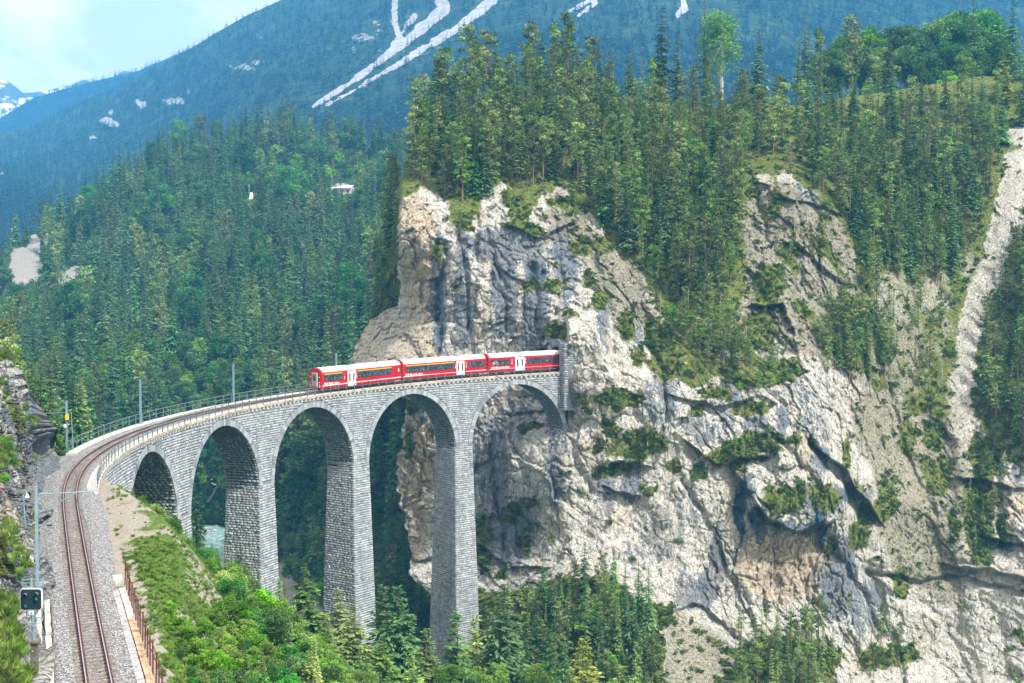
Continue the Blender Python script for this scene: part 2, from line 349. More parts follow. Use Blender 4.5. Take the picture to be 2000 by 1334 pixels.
DARK_E = [(858,580,16,130,.95),(905,560,22,120,.8),(985,560,30,110,.85),(1045,600,28,120,.9),(1105,500,26,110,.8),(1180,570,18,90,.7),(960,480,50,40,.8),(1010,470,60,40,.7),(1240,620,22,70,.6),(1290,780,40,60,.45),
 (960,900,40,100,.6),(1000,820,40,50,.5),(1090,890,30,110,.55),(1180,960,30,70,.6),(985,1040,60,70,.7),(1120,780,30,40,.5),(1230,940,22,50,.85),(1400,1090,14,50,1),(1380,1150,22,40,.9),(1447,990,11,70,1.3),(1463,950,14,30,1.0),(1480,1020,16,34,1.3),
 (1510,1020,50,12,1.2),(1600,1030,16,40,1.2),(1560,1030,60,10,1.1),(1530,820,14,40,.9),(1495,600,34,40,.9),(1505,640,36,40,.8),(1640,1130,40,90,.85),(1690,1190,40,60,.8),(1590,980,60,40,.7),(1600,900,20,40,.7),(1660,960,60,16,.9),(1700,1000,22,14,1.1),
 (1290,1040,50,60,.45),(1330,1000,40,60,.4),(1480,850,50,50,.5),(1560,760,60,40,.5),(1590,830,40,50,.6),(1380,820,60,50,.45),(1955,1070,26,16,1.2),(1960,870,60,14,.6),(1990,900,20,60,.5),(1560,390,60,40,.6),(1620,440,50,40,.5),(1600,1130,14,20,.7),
 (1900,1050,26,16,.5),(1830,1110,80,12,.8),(1460,520,16,80,.6),(1860,1180,60,60,.35),(830,800,20,40,.6),(845,760,14,30,.7),(1430,740,30,50,.6),(1100,690,20,18,.6),(1075,705,10,26,1.2),(1340,1150,30,40,.5),(1240,1080,30,40,.4),(1020,1150,40,30,.5)]
OCHRE_E = [(815,500,36,150,.8),(820,650,40,90,.7),(800,560,26,60,.5),(1530,1100,110,75,.8),(1590,1060,44,46,1.0),(1500,1140,50,40,.5),(735,660,70,70,.55),(815,940,34,160,.8),(825,1000,26,60,.8),(930,640,30,90,.4),(1280,690,24,26,.5),(1700,820,40,60,.35),
 (1985,980,20,40,.8),(1440,900,30,40,.4),(1180,850,24,30,.35),(1220,1010,40,40,.3),(1060,1000,30,80,.35),(1540,800,24,20,.4),(1590,880,30,60,.5),(1010,600,16,80,.35)]
def cl_disp(px, py):
    b = cl_tps(px, py); p = at(px, py, b).reshape(-1, 3); sh = px.shape
    sc = lambda a, bb, c: p * np.array([a, bb, c])
    soil = np.clip(poly_in(px, py, FOREST_POLY, 25) + poly_in(px, py, VEG_P[0], 15) + poly_in(px, py, TUFT_P[0], 15) + poly_in(px, py, GULLY_POLY, 12) + poly_in(px, py, RSLOPE_POLY, 20), 0, 1).ravel()
    rock = 1 - soil
    d = 2.6 * fbm(p, 26, 3, 1)
    d += (1.7 * ridged(sc(1, .6, .42), 8.5, 3, 5) + .6 * ridged(sc(1, 1, .6), 3.0, 3, 9)) * (rock * .88 + .12)
    pxr, pyr = px.ravel(), py.ravel(); smooth = 1 - .62 * np.clip(sstep(1690, 1790, pxr) * sstep(1090, 1150, pyr) + sstep(1640, 1700, pxr) * (1 - sstep(1790, 1850, pxr)) * sstep(740, 800, pyr) + sstep(1030, 1100, pxr) * (1 - sstep(1330, 1400, pxr)) * sstep(960, 1020, pyr) + sstep(1120, 1180, pxr) * (1 - sstep(1340, 1400, pxr)) * sstep(600, 680, pyr) * .6, 0, 1)
    hx = p[:, 0] + .45 * p[:, 1] + 1.2 * noise(p, 4, 331) + .5 * noise(p, 1.3, 333); hz = p[:, 2] + 1.2 * noise(p, 4, 332) + .5 * noise(p, 1.3, 334)
    for su, sv, am, jt in ((5.2, 8.5, .8, .5), (2.1, 3.2, .42, .4), (.95, 1.25, .26, .22)):
        rr, jd = cells(hx, hz, su, sv, int(su * 10)); d += smooth * (rock * .93 + .07) * (am * rr + jt * (1 - sstep(0, .10, jd)))
    # diagonal bedding in the lower wall
    ca, sa = math.cos(R(-37)), math.sin(R(-37))
    q = np.stack([(p[:, 0] * ca + p[:, 2] * -sa * -1) * .28, p[:, 1] * .3, p[:, 0] * -sa * -1 * -1 + p[:, 2] * ca], 1)
    bed = (sstep(850, 1000, py.ravel()) * (1 - sstep(1250, 1400, px.ravel())) + sstep(1650, 1750, px.ravel()) * sstep(900, 1050, py.ravel()) + .5 * sstep(1440, 1500, px.ravel()) * (1 - sstep(700, 800, py.ravel()))) * rock
    d += .55 * bed * ridged(q, 2.6, 3, 21)
    d += smooth * (.5 * rock * fbm(p, 1.7, 3, 13, .7) + .35 * rock * np.abs(noise(p * np.array([1, 1, .8]), 1.1, 14))) + .45 * soil * fbm(p, 3.0, 3, 15)
    d = d.reshape(sh)
    wx = px + 9 * noise(p, 5, 41).reshape(sh) + 4 * noise(p, 1.8, 43).reshape(sh); wy = py + 9 * noise(p, 5, 42).reshape(sh) + 4 * noise(p, 1.8, 44).reshape(sh)
    for pl, w, a in CREASES:
        x = [q_[0] for q_ in pl]; y = [q_[1] for q_ in pl]
        m = (px > min(x) - 60) & (px < max(x) + 60) & (py > min(y) - 60) & (py < max(y) + 60)
        dd, _ = seg_dist(wx[m], wy[m], pl); d[m] += .75 * a * np.exp(-(dd / (w * .8)) ** 2)
    for pl, a, fb, bu in LEDGES:
        x = [q_[0] for q_ in pl]; y = [q_[1] for q_ in pl]
        m = (px > min(x) - 90) & (px < max(x) + 90) & (py > min(y) - 150) & (py < max(y) + 200)
        dd, sd = seg_dist(wx[m], wy[m], pl); sg = dd * np.where(sd == 0, 1, sd)
        # fade sideways beyond the ends
        fade = sstep(min(x) - 30, min(x) + 10, px[m]) * (1 - sstep(max(x) - 10, max(x) + 30, px[m]))
        d[m] += fade * np.where(sg > 0, a * np.exp(-sg / fb) * sstep(0, 5, sg) - bu * (1 - sstep(0, 5, sg)), -bu * np.exp(sg / 22))
    # keep the bore and the gap behind the train clear
    return b, d
def cl_depth(px, py):
    px, py = np.broadcast_arrays(np.asarray(px, float), np.asarray(py, float)); px = px.copy(); py = py.copy()
    b, d = cl_disp(px, py); Y = b + d
    # rock must stay behind the left side of the track and close round the tunnel mouth on the right
    k = (1 - sstep(1088, 1100, px)) * sstep(640, 680, py) * (1 - sstep(785, 825, py)) * sstep(880, 940, px)
    Y = np.where(k > 0, np.maximum(Y, Y * (1 - k) + k * np.interp(px, [880, 980, 1088], [228.0, 234.0, 239.5])), Y)
    k2 = sstep(1103, 1112, px) * (1 - sstep(1150, 1230, px)) * sstep(600, 660, py) * (1 - sstep(840, 930, py))
    Y = Y * (1 - k2) + np.minimum(Y, np.minimum(226.6 + 1.0 * d, 229.2 + .15 * d)) * k2
    return Y
def cl_point(px, py):
    px, py = np.broadcast_arrays(np.asarray(px, float), np.asarray(py, float)); sh = px.shape
    a = px.reshape(1, -1) if px.ndim < 2 else px; b = py.reshape(1, -1) if py.ndim < 2 else py
    r = at(a, b, cl_depth(a, b)); return r.reshape(*sh, 3)

def cl_paint(px, py, p):
    """natural colour zones of the rock face: veg, dark, ochre, tuft"""
    P = p.reshape(-1, 3); sh = px.shape
    wx = px + 16 * noise(P, 6, 51).reshape(sh) + 8 * noise(P, 2, 53).reshape(sh) + 4 * noise(P, .8, 55).reshape(sh)
    wy = py + 16 * noise(P, 6, 52).reshape(sh) + 8 * noise(P, 2, 54).reshape(sh) + 4 * noise(P, .8, 56).reshape(sh)
    veg = poly_in(wx, wy, FOREST_POLY, 14)
    rs = poly_in(wx, wy, RSLOPE_POLY, 10); veg = np.maximum(veg, rs)
    for pg in VEG_P: veg = np.maximum(veg, poly_in(wx, wy, pg, 8))
    gl = poly_in(wx, wy, GULLY_POLY, 6); veg = veg * (1 - gl)
    for e in VEG_E: veg = np.maximum(veg, ell(wx, wy, e))
    veg = np.maximum(veg, np.clip((fbm(P, 9, 4, 61).reshape(sh) - .30) * 5, 0, 1) * .75 * (wx > 900))
    low = sstep(430, 620, wy + .25 * (wx - 1500)) * (wx > 1180) * poly_in(px, py, FOREST_POLY, 30); veg = veg * (1 - low * np.clip(.35 + 1.1 * fbm(P, 11, 4, 67).reshape(sh), 0, .62))
    tuft = np.maximum(gl * .35, low * .6)
    for pg in TUFT_P: tuft = np.maximum(tuft, poly_in(wx, wy, pg, 12))
    dark = 0 * px; sx = px + 6 * noise(P, 4, 57).reshape(sh) + 5 * noise(P, 1, 59).reshape(sh)
    for e in DARK_E: dark = np.maximum(dark, ell(sx, wy, e))
    dark = np.clip(dark * 1.1 - .06 - .12 * sstep(1250, 1500, px) + .5 * np.clip(fbm(P * np.array([1, 1, .35]), 7, 4, 63).reshape(sh), -.5, 1), 0, 1.2)
    dark = dark * (1 - .8 * gl)
    och = 0 * px
    for e in OCHRE_E: och = np.maximum(och, ell(wx, wy, e))
    och = np.clip(och + .25 * fbm(P, 8, 3, 65).reshape(sh), 0, 1) * (1 - .7 * np.clip(dark, 0, 1))
    return veg, dark, och, tuft

def rock_mat(name, soft=False):
    m, t, b, o = newmat(name); g = G(t); p = g.wpos()
    veg, dark, och, tuft = (g.attr(k) for k in ('veg', 'dark', 'ochre', 'tuft'))
    n1 = g.noise(p, .35, 6, .6); n2 = g.noise(p, 1.7, 5, .65); n3 = g.noise(p, 4.5, 5, .7)
    st = g.noise(g.map(p, (1, 1, .13)), .9, 6, .66, .8)      # vertical run-off streaks
    st2 = g.noise(g.map(p, (1, 1, .20)), 3.2, 5, .7, .4)
    base = g.ramp(g.math('MULTIPLY_ADD', n2, .5, g.math('MULTIPLY', n1, .5)), (.35, (.43, .40, .34)), (.45, (.61, .58, .505)), (.57, (.745, .715, .64)))
    oc = g.ramp(n2, (.35, (.50, .365, .22)), (.62, (.72, .62, .46)))
    om = g.step(g.math('ADD', och, g.math('MULTIPLY_ADD', st, 1.0, g.math('MULTIPLY_ADD', n3, .5, -.75))), .15, .65)
    c = g.mix(g.math('MULTIPLY', om, .85), base, oc)
    dk = g.ramp(n3, (.36, (.045, .062, .088)), (.48, (.13, .165, .205)), (.60, (.30, .33, .36)))
    dm = g.step(g.math('ADD', g.math('MULTIPLY', dark, .9), g.math('MULTIPLY_ADD', st, 2.2, g.math('MULTIPLY_ADD', st2, 1.0, g.math('MULTIPLY_ADD', n3, 1.3, -2.22)))), .20, .36)
    c = g.mix(g.math('MULTIPLY', dm, .88), c, dk)
    blu = g.step(g.math('ADD', dark, g.math('MULTIPLY_ADD', st2, .9, -.45)), .86, 1.05)
    c = g.mix(g.math('MULTIPLY', blu, .8), c, (.03, .085, .14))
    # fissures and pits
    cr = g.vor(g.map(p, (1, 1, .5)), 1.3, 'DISTANCE_TO_EDGE'); wv = g.noise(p, .7, 3)
    fm = g.math('MULTIPLY', g.step(cr, .06, .0), g.step(wv, .44, .58))
    c = g.mix(g.math('MULTIPLY', fm, .55), c, (.07, .068, .065))
    n4 = g.noise(g.map(p, (1, 1, .7)), 2.6, 6, .78)
    pit = g.math('MAXIMUM', g.step(n4, .61, .655), g.step(n3, .62, .66)); c = g.mix(g.math('MULTIPLY', pit, .8), c, (.085, .09, .095))
    warm = g.step(g.noise(g.map(p, (1, 1, .5)), .16, 4, .6), .50, .62); c = g.mix(g.math('MULTIPLY', warm, .26), c, g.mix(n2, (.40, .30, .19), (.66, .54, .38)))
    cr2 = g.vor(g.map(p, (1, 1, .33)), .40, 'DISTANCE_TO_EDGE'); f2 = g.math('MULTIPLY', g.step(g.math('ADD', cr2, g.math('MULTIPLY_ADD', n3, .05, -.025)), .022, .006), g.step(g.noise(p, .5, 3), .46, .56))
    c = g.mix(g.math('MULTIPLY', f2, .8), c, (.06, .06, .065))
    thin = g.step(g.noise(g.map(p, (1, 1, .06)), 2.6, 5, .75, .3), .56, .62); c = g.mix(g.math('MULTIPLY', g.math('MULTIPLY', thin, .78), g.step(n1, .42, .56)), c, (.15, .175, .21))
    # grass and moss
    gr = g.ramp(g.noise(p, 1.3, 5, .7), (.32, (.05, .075, .016)), (.46, (.11, .16, .028)), (.56, (.20, .23, .05)), (.66, (.27, .20, .10)), (.74, (.42, .37, .28)))
    vn = g.noise(p, 2.6, 5, .7)
    vm = g.step(g.math('ADD', veg, g.math('MULTIPLY_ADD', vn, 1.1, -.55)), .36, .52)
    tm = g.math('MULTIPLY', g.step(g.noise(p, 1.9, 4, .75), .53, .58), tuft)
    sc_ = g.ramp(g.math('MULTIPLY_ADD', n3, .6, g.math('MULTIPLY', n2, .4)), (.36, (.17, .15, .115)), (.48, (.32, .285, .225)), (.62, (.46, .415, .335)))
    c = g.mix(g.math('MULTIPLY', tuft, .8), c, sc_)
    c = g.mix(g.math('MAXIMUM', vm, tm), c, gr)
    t.links.new(c, b.inputs['Base Color']); b.inputs['Roughness'].default_value = .93; b.inputs['Specular IOR Level'].default_value = .12
    h = g.math('ADD', g.math('MULTIPLY', n4, 1.0), g.math('MULTIPLY', g.step(cr, .0, .06), .35))
    g.bump(h, .7, 1.0, b)
    return m
M = {}
M['rock'] = rock_mat('limestone')

def ray_sheet(name, px, py, depth, paint, mat, skirts=(), post=None):
    """px,py: 2-D arrays of sight lines, depth(px,py) gives the distance; skirts: list of (edge, list of world offsets)"""
    Y = depth(px, py); P = at(px, py, Y); nr, nc = px.shape
    at_ = [a.ravel() for a in paint(px, py, P)]
    if post is not None: P = post(px, py, P)
    V = [P.reshape(-1, 3)]; idx = np.arange(nr * nc).reshape(nr, nc)
    F = [np.stack([idx[:-1, :-1], idx[1:, :-1], idx[1:, 1:], idx[:-1, 1:]], -1).reshape(-1, 4)]
    n = nr * nc
    for edge, offs in skirts:
        e = {'L': idx[:, 0], 'R': idx[::-1, -1], 'T': idx[0, ::-1], 'B': idx[-1, :]}[edge]
        base = V[0][e]; prev = e
        for off in offs:
            q = base + np.array(off); q = q + 1.2 * np.stack([noise(q, 5, 71), noise(q, 5, 72), noise(q, 5, 73)], 1)
            V.append(q); cur = np.arange(n, n + len(e)); n += len(e)
            F.append(np.stack([cur[:-1], cur[1:], prev[1:], prev[:-1]], -1)); prev = cur
            for k in range(4): at_[k] = np.concatenate([at_[k], at_[k][e]])
    me = mesh(name, np.concatenate(V), np.concatenate(F), mat, False, dict(veg=at_[0], dark=at_[1], ochre=at_[2], tuft=at_[3]))
    return link(name, me), P
QUAL = 1.0
nr, nc = 740, 830
yy = np.linspace(112, 1500, nr)[:, None] + np.zeros((1, nc)); uu = np.linspace(0, 1, nc)[None] + np.zeros((nr, 1))
xx = cl_xL(yy); xx = xx + uu * (2125 - xx)
def cliff_depth_full(px, py):
    yt = cl_yT(px); return cl_depth(px, np.maximum(py, yt))
Yc = cliff_depth_full(xx, yy); yt = cl_yT(xx)
Pc = at(xx, np.maximum(yy, yt), Yc); back = np.maximum(yt - yy, 0)[..., None]
Pc = Pc + back * np.array([0, 1.0, -.10]) * .9 + np.array([0, 0, 0])
at4 = [a.ravel() for a in cl_paint(xx, np.maximum(yy, yt), Pc)]
idx = np.arange(nr * nc).reshape(nr, nc)
V = [Pc.reshape(-1, 3)]; F = [np.stack([idx[:-1, :-1], idx[1:, :-1], idx[1:, 1:], idx[:-1, 1:]], -1).reshape(-1, 4)]
n = nr * nc; e = idx[:, 0]; prev = e; FL = (sstep(300, 345, yy[:, 0]) * (1 - sstep(545, 630, yy[:, 0])))[:, None]; FLANK = []
for off, of2 in [((1.5, 5, 0), (-1.2, 6, -1)), ((5, 16, -1), (-5.0, 20, -6)), ((14, 40, -4), (-9.5, 42, -16)), ((30, 80, -14), (-6, 80, -36)), ((60, 130, -40), (20, 140, -70))]:
    q = V[0][e] + np.array(off) * (1 - FL) + np.array(of2) * FL; q += 1.4 * np.stack([noise(q, 6, 71), noise(q, 6, 72), noise(q, 6, 73)], 1)
    V.append(q); cur = np.arange(n, n + len(e)); n += len(e)
    F.append(np.stack([cur[:-1], cur[1:], prev[1:], prev[:-1]], -1)); prev = cur
    FLANK.append(q)
    for k in range(4): at4[k] = np.concatenate([at4[k], np.maximum(at4[k][e], .9 * FL[:, 0]) if k == 0 else at4[k][e]])
V = np.concatenate(V); F = np.concatenate(F)
# open the tunnel bore through the rock sheet: drop the faces inside the bore
cen = V[F].mean(1); S_, O_ = track_so(cen[:, 0], cen[:, 1]); zr = cen[:, 2] - railz(S_)
inb = (S_ > 196) & (S_ < 226) & (np.abs(O_) < 2.25) & (zr > -1.0) & (zr < 4.7)
F = F[~inb]
cliff = link('cliff', mesh('cliff', V, F, M['rock'], False, dict(veg=at4[0], dark=at4[1], ochre=at4[2], tuft=at4[3])))
tag(cliff, 'pale limestone cliff streaked grey and ochre with the tunnel mouth', kind='structure')

# ------------------------------------------------------------------ ground, valley, hills, mountains
def ground_mat(name, cols, scale=1.0, rockc=(.36, .34, .31), bumpd=.3):
    m, t, b, o = newmat(name); g = G(t); p = g.wpos()
    n1 = g.noise(p, .5 * scale, 6, .65); n2 = g.noise(p, 2.4 * scale, 5, .7)
    c = g.ramp(g.math('MULTIPLY_ADD', n1, .5, g.math('MULTIPLY', n2, .5)), *cols)
    bare = g.attr('tuft'); rk = g.ramp(n2, (.3, tuple(x * .55 for x in rockc)), (.6, rockc))
    bm = g.step(g.math('ADD', bare, g.math('MULTIPLY_ADD', n2, 1.0, -.5)), .42, .6)
    c = g.mix(bm, c, rk)
    t.links.new(c, b.inputs['Base Color']); b.inputs['Roughness'].default_value = .95; b.inputs['Specular IOR Level'].default_value = .1
    g.bump(g.noise(p, 1.6 * scale, 7, .7), bumpd, .8, b)
    return m
GREENS = [(.33, (.030, .055, .010)), (.48, (.065, .115, .018)), (.58, (.105, .165, .030)), (.7, (.16, .17, .06))]
M['bank'] = ground_mat('bank_ground', GREENS, 1.4, (.33, .295, .245))
M['forest_floor'] = ground_mat('forest_floor', [(.33, (.012, .028, .010)), (.5, (.03, .06, .016)), (.62, (.06, .12, .03))], .5, (.33, .305, .27), .8)
M['mountain'] = ground_mat('mountain_ground', [(.33, (.006, .018, .010)), (.5, (.014, .04, .02)), (.66, (.07, .11, .045))], .04, (.42, .41, .40), 8)

# base sheet to the horizon
g_ = link('ground', mesh('ground', [(-12000, -3000, 14), (12000, -3000, 14), (12000, 14000, 14), (-12000, 14000, 14)], [(0, 1, 2, 3)], M['forest_floor'])); tag(g_, kind='structure')

def Xc(Y): return np.interp(Y, [-40, 20, 30, 57, 80, 90, 100, 108, 118, 130, 150, 200, 300, 420], [20, -1, -5.5, -15.9, -22.3, -23.8, -27.5, -31.5, -37, -44, -54, -84, -140, -190])
RIVER = [(-120, 460), (-95, 400), (-80, 350), (-62, 300), (-35, 250), (2, 205), (30, 165), (52, 120), (75, 60), (100, 0)]
def bank_z(X, Y):
    X = np.asarray(X, float); Y = np.asarray(Y, float)
    d = (X - Xc(Y)); sl = np.interp(Y, [40, 110, 150], [.31, .36, .6]); d = d / np.sqrt(1 + sl ** 2)
    p = np.stack([X, Y, 0 * X], -1).reshape(-1, 3)
    n1 = fbm(p, 14, 4, 81).reshape(X.shape); n2 = fbm(p, 3.5, 3, 83).reshape(X.shape)
    S, O = track_so(X, Y)
    z = np.where(d > 0, RAILZ - .42 - 1.0 * d - .12 * np.minimum(d, 10), RAILZ - .42)
    amp = sstep(0, 8, d); z = z + amp * (1.8 * n1) + np.minimum(amp + sstep(1.0, 4, d), 1) * .45 * n2 * sstep(.0, 3, d) + .05 * n2
    lf = sstep(130, 150, Y) * sstep(0, 12, -d); z = z + lf * (2.5 * n1 + .06 * np.maximum(-d - 10, 0) - 3)
    # hollow under the deck behind the abutment
    hol = sstep(86, 96, S) * (1 - sstep(4, 14, np.abs(O))) ; z = z - 4.0 * hol
    # valley floor and river bed
    fl = 27 + .9 * n2; z = np.where(z < fl + 3, fl + (z - fl + 3) ** 2 / 12 * (z > fl - 3), z)
    rd, _ = seg_dist(X, Y, RIVER); z = z - 3.2 * (1 - sstep(4, 9, rd)) * (z < 34)
    # never above the track bed
    lim = np.where((np.abs(O) < 3.3) & (S < 90), RAILZ - .62, 1e3); z = np.minimum(z, lim)
    return z
xs = np.concatenate([np.arange(-260, -60, 2.5), np.arange(-60, 30, .62), np.arange(30, 131, 3.0)])
ys = np.concatenate([np.arange(-30, 35, 4), np.arange(35, 185, .62), np.arange(185, 470, 2.2)])
GX, GY = np.meshgrid(xs, ys); GZ = bank_z(GX, GY)
p = np.stack([GX, GY, GZ], -1); S_, O_ = track_so(GX, GY)
gp = p.reshape(-1, 3)
wv = fbm(gp, 5, 3, 91).reshape(GX.shape)
d_ = GX - Xc(GY)
berm = sstep(-9, -3.5, O_ + 4 * wv) * (1 - sstep(-2.6, -1.8, O_)) * sstep(28, 46, S_ + 10 * wv) * (1 - sstep(72, 78, S_))
tf = np.clip(berm * (1.05 + .9 * wv) + .55 * sstep(-1, 2, d_) * (1 - sstep(3, 12, d_)) * (1 + wv) * sstep(60, 80, GY), 0, 1)
tf = np.maximum(tf, (np.abs(O_) < 3.4) * 1.0 * (S_ < 86)); rd, _ = seg_dist(GX, GY, RIVER)
tf = np.maximum(tf, (1 - sstep(8, 18, rd + 6 * wv)) * (GZ < 33)); tf = np.maximum(tf, np.clip(wv - .25, 0, 1) * 1.3 * (d_ > 0))
nr_, nc_ = GX.shape; idx = np.arange(nr_ * nc_).reshape(nr_, nc_)
bank = link('hillside', mesh('hillside', p, np.stack([idx[:-1, :-1], idx[:-1, 1:], idx[1:, 1:], idx[1:, :-1]], -1).reshape(-1, 4), M['bank'], True, dict(tuft=tf.ravel())))
tag(bank, kind='structure')

# river
m, t, b, o = newmat('river_water'); g = G(t); pw = g.wpos()
t.links.new(g.ramp(g.noise(pw, .35, 6, .7, .8), (.40, (.16, .33, .33)), (.55, (.33, .52, .50)), (.64, (.75, .80, .78))), b.inputs['Base Color'])
b.inputs['Roughness'].default_value = .12; g.bump(g.noise(pw, .8, 6, .7), .4, .6, b); M['water'] = m
rv = []; rf = []
for i, (x, y) in enumerate(RIVER):
    a = Vector(RIVER[max(i - 1, 0)]); c = Vector(RIVER[min(i + 1, len(RIVER) - 1)]); dd = (c - a).normalized(); w = 8.5
    rv += [(x - dd.y * w, y + dd.x * w, 26.0), (x + dd.y * w, y - dd.x * w, 26.0)]
    if i: rf.append((2 * i - 2, 2 * i - 1, 2 * i + 1, 2 * i))
tag(link('river', mesh('river', rv, rf, M['water'])), kind='structure')

class Sheet:
    """a hill seen beyond: sight-line grid with a crest line and real distances"""
    def __init__(s, name, crest, ybot, pts, x0, x1, nc, nr, amp, wl, mat, bare=(), back=(0, 1.2, -.5), seed=1, polys=()):
        s.crest = crest; s.tps = TPS(pts, 1e-3); s.amp = amp; s.wl = wl; s.seed = seed; s.bare = bare; s.polys = polys
        px = np.linspace(x0, x1, nc)[None] + np.zeros((nr, 1)); v = np.linspace(0, 1, nr)[:, None]
        py = s.top(px) + v * (ybot - s.top(px)); P = s.point(px, py); bare_ = s.bareness(px, py)
        sc_ = P[0][:, 1].mean() * (.12 if P[0][:, 1].mean() < 1200 else .03)
        ext = np.stack([P[0] + np.array(back) * sc_ * k for k in (3, 2, 1)]); P = np.concatenate([ext, P]); bare_ = np.concatenate([np.repeat(bare_[:1], 3, 0), bare_])
        r, c = P.shape[:2]; idx = np.arange(r * c).reshape(r, c)
        s.o = link(name, mesh(name, P, np.stack([idx[:-1, :-1], idx[1:, :-1], idx[1:, 1:], idx[:-1, 1:]], -1).reshape(-1, 4), mat, True, dict(tuft=bare_.ravel())))
        tag(s.o, kind='structure')
    def top(s, px): return np.interp(px, [c[0] for c in s.crest], [c[1] for c in s.crest])
    def point(s, px, py):
        px, py = np.broadcast_arrays(np.asarray(px, float), np.asarray(py, float))
        b = s.tps(px, py); p0 = at(px, py, b); return at(px, py, b + s.amp * fbm(p0, s.wl, 5, s.seed).reshape(px.shape) + (s.amp * .5 * ridged(p0 * np.array([1.6, .5, .5]), s.wl * .8, 3, s.seed + 3).reshape(px.shape) if s.amp > 55 else 0))
    def bareness(s, px, py):
        px, py = np.broadcast_arrays(np.asarray(px, float), np.asarray(py, float))
        q = np.stack([px, py, 0 * px], -1).reshape(-1, 3); n = noise(q, 22, 5).reshape(px.shape) * 7 + noise(q, 7, 6).reshape(px.shape) * 5
        r = 0 * px
        for e in s.bare:
            if isinstance(e[0], tuple):
                pl, w0, w1 = e[:-2], e[-2], e[-1]; dd, _ = seg_dist(px, py, pl)
                ys_ = [k[1] for k in pl]; tt = np.clip((py - min(ys_)) / (max(ys_) - min(ys_) + 1), 0, 1); w = w0 + (w1 - w0) * tt
                r = np.maximum(r, 1 - sstep(w * .75, w * 1.25, dd + .35 * n))
            else: r = np.maximum(r, ell(px + n, py + n * .7, e))
        for pg in s.polys: r = np.maximum(r, poly_in(px + n, py + n, pg, 3))
        return r
HILL = Sheet('hill', [(-200, 540), (0, 492), (60, 458), (140, 418), (200, 368), (260, 328), (330, 297), (420, 282), (500, 262), (560, 250), (620, 262), (700, 285), (780, 300), (900, 310)], 1190,
    [(-200, 520, 620), (0, 492, 640), (200, 368, 700), (400, 283, 750), (600, 255, 770), (800, 300, 730), (0, 600, 520), (200, 500, 590), (400, 450, 590), (600, 450, 570), (800, 450, 560), (100, 700, 430), (400, 600, 490), (700, 600, 480),
     (0, 800, 375), (400, 750, 420), (800, 750, 420), (200, 900, 378), (600, 900, 385), (400, 1050, 402), (430, 1000, 398), (800, 1050, 355), (0, 1050, 350), (400, 1180, 400), (800, 1180, 335), (-200, 900, 370)],
    -200, 900, 240, 200, 9, 70, M['forest_floor'], seed=31,
    bare=[(45, 520, 36, 40), (70, 475, 12, 18), (95, 470, 8, 14), (150, 535, 36, 14, .9), (128, 550, 12, 10), (272, 630, 5, 16, .8), (668, 368, 24, 9), (560, 345, 16, 7, .6), (232, 490, 8, 5, .6), (335, 430, 6, 20, .6), (330, 480, 5, 20, .6), (750, 455, 10, 12, .7), (590, 480, 8, 20, .6), (490, 378, 12, 6, .6)])
MTN = Sheet('mountain', [(-300, 330), (0, 262), (82, 240), (96, 226), (225, 170), (288, 140), (379, 91), (417, 67), (480, 31), (549, 0), (640, -60), (800, -160), (1000, -230), (1500, -260), (2300, -200)], 560,
    [(-200, 262, 2664), (0, 262, 2520), (300, 140, 2304), (550, 0, 2160), (1000, -230, 2304), (0, 500, 1062), (300, 460, 1105), (600, 400, 1105), (900, 350, 1105), (1500, 300, 1190), (2200, 300, 1190), (2200, -200, 2304),
     (1000, 0, 1584), (1500, 0, 1584), (550, 150, 1584), (0, 350, 1656), (1500, -250, 2304)], -300, 2300, 900, 300, 62, 300, M['mountain'], seed=41,
    bare=[((856, -20), (868, 18), (800, 75), (735, 125), (680, 165), (612, 208), 13, 3), ((985, -20), (900, 50), (800, 112), (700, 172), (640, 205), 10, 2.5), ((772, -20), (770, 40), (783, 78), 5, 8),
          ((810, 30), (770, 85), 5, 5), ((1175, -15), (1140, 8), (1105, 25), 8, 3), ((1165, 5), (1130, 30), 3, 2), ((1330, -20), (1338, 15), (1325, 28), 8, 5), (710, 75, 30, 12, .5), (735, 55, 12, 20, .45), (690, 95, 10, 9, .45), (338, 196, 30, 8, .55), (372, 182, 7, 7, .45),
          (278, 205, 6, 13, .8), (215, 240, 15, 8, .8), (222, 222, 9, 7, .6), (470, 130, 30, 8, .5), (500, 118, 20, 6, .5), (180, 268, 10, 4, .6), (0, 342, 6, 12, .8), (510, 75, 8, 4, .5), (770, 100, 40, 4, .5)])
RIDGE = Sheet('distant_ridge', [(-300, 320), (0, 232), (62, 192), (144, 168), (268, 139), (369, 96), (500, 60), (700, 20)], 420,
    [(-300, 320, 3500), (0, 232, 3450), (300, 130, 3400), (700, 20, 3400), (0, 400, 3100), (600, 400, 3100)], -300, 700, 120, 50, 40, 500, M['mountain'], seed=51)
m, t, b, o = newmat('snowy_rock'); g = G(t); pw = g.wpos()
sn = g.math('ADD', g.noise(g.map(pw, (1, 1, 1.4)), .011, 6, .7), g.math('MULTIPLY', g.math('SUBTRACT', N(t, 'ShaderNodeSeparateXYZ').outputs[2], 0.0), 0.0))
t.links.new(g.ramp(sn, (.49, (.06, .085, .06)), (.53, (.14, .15, .14)), (.555, (.85, .87, .9))), b.inputs['Base Color']); M['snow'] = m
PEAK = Sheet('snowy_peaks', [(-300, 60), (-60, 120), (0, 152), (22, 163), (46, 182), (70, 180), (100, 175), (118, 170), (140, 166), (160, 156), (172, 154), (182, 160), (200, 162), (222, 150), (240, 138), (256, 140), (275, 150), (320, 160), (420, 180)], 300,
    [(-300, 60, 3900), (0, 152, 3900), (200, 162, 4000), (420, 180, 4000), (0, 290, 3700), (400, 290, 3700)], -300, 420, 260, 60, 60, 240, M['snow'], seed=61)

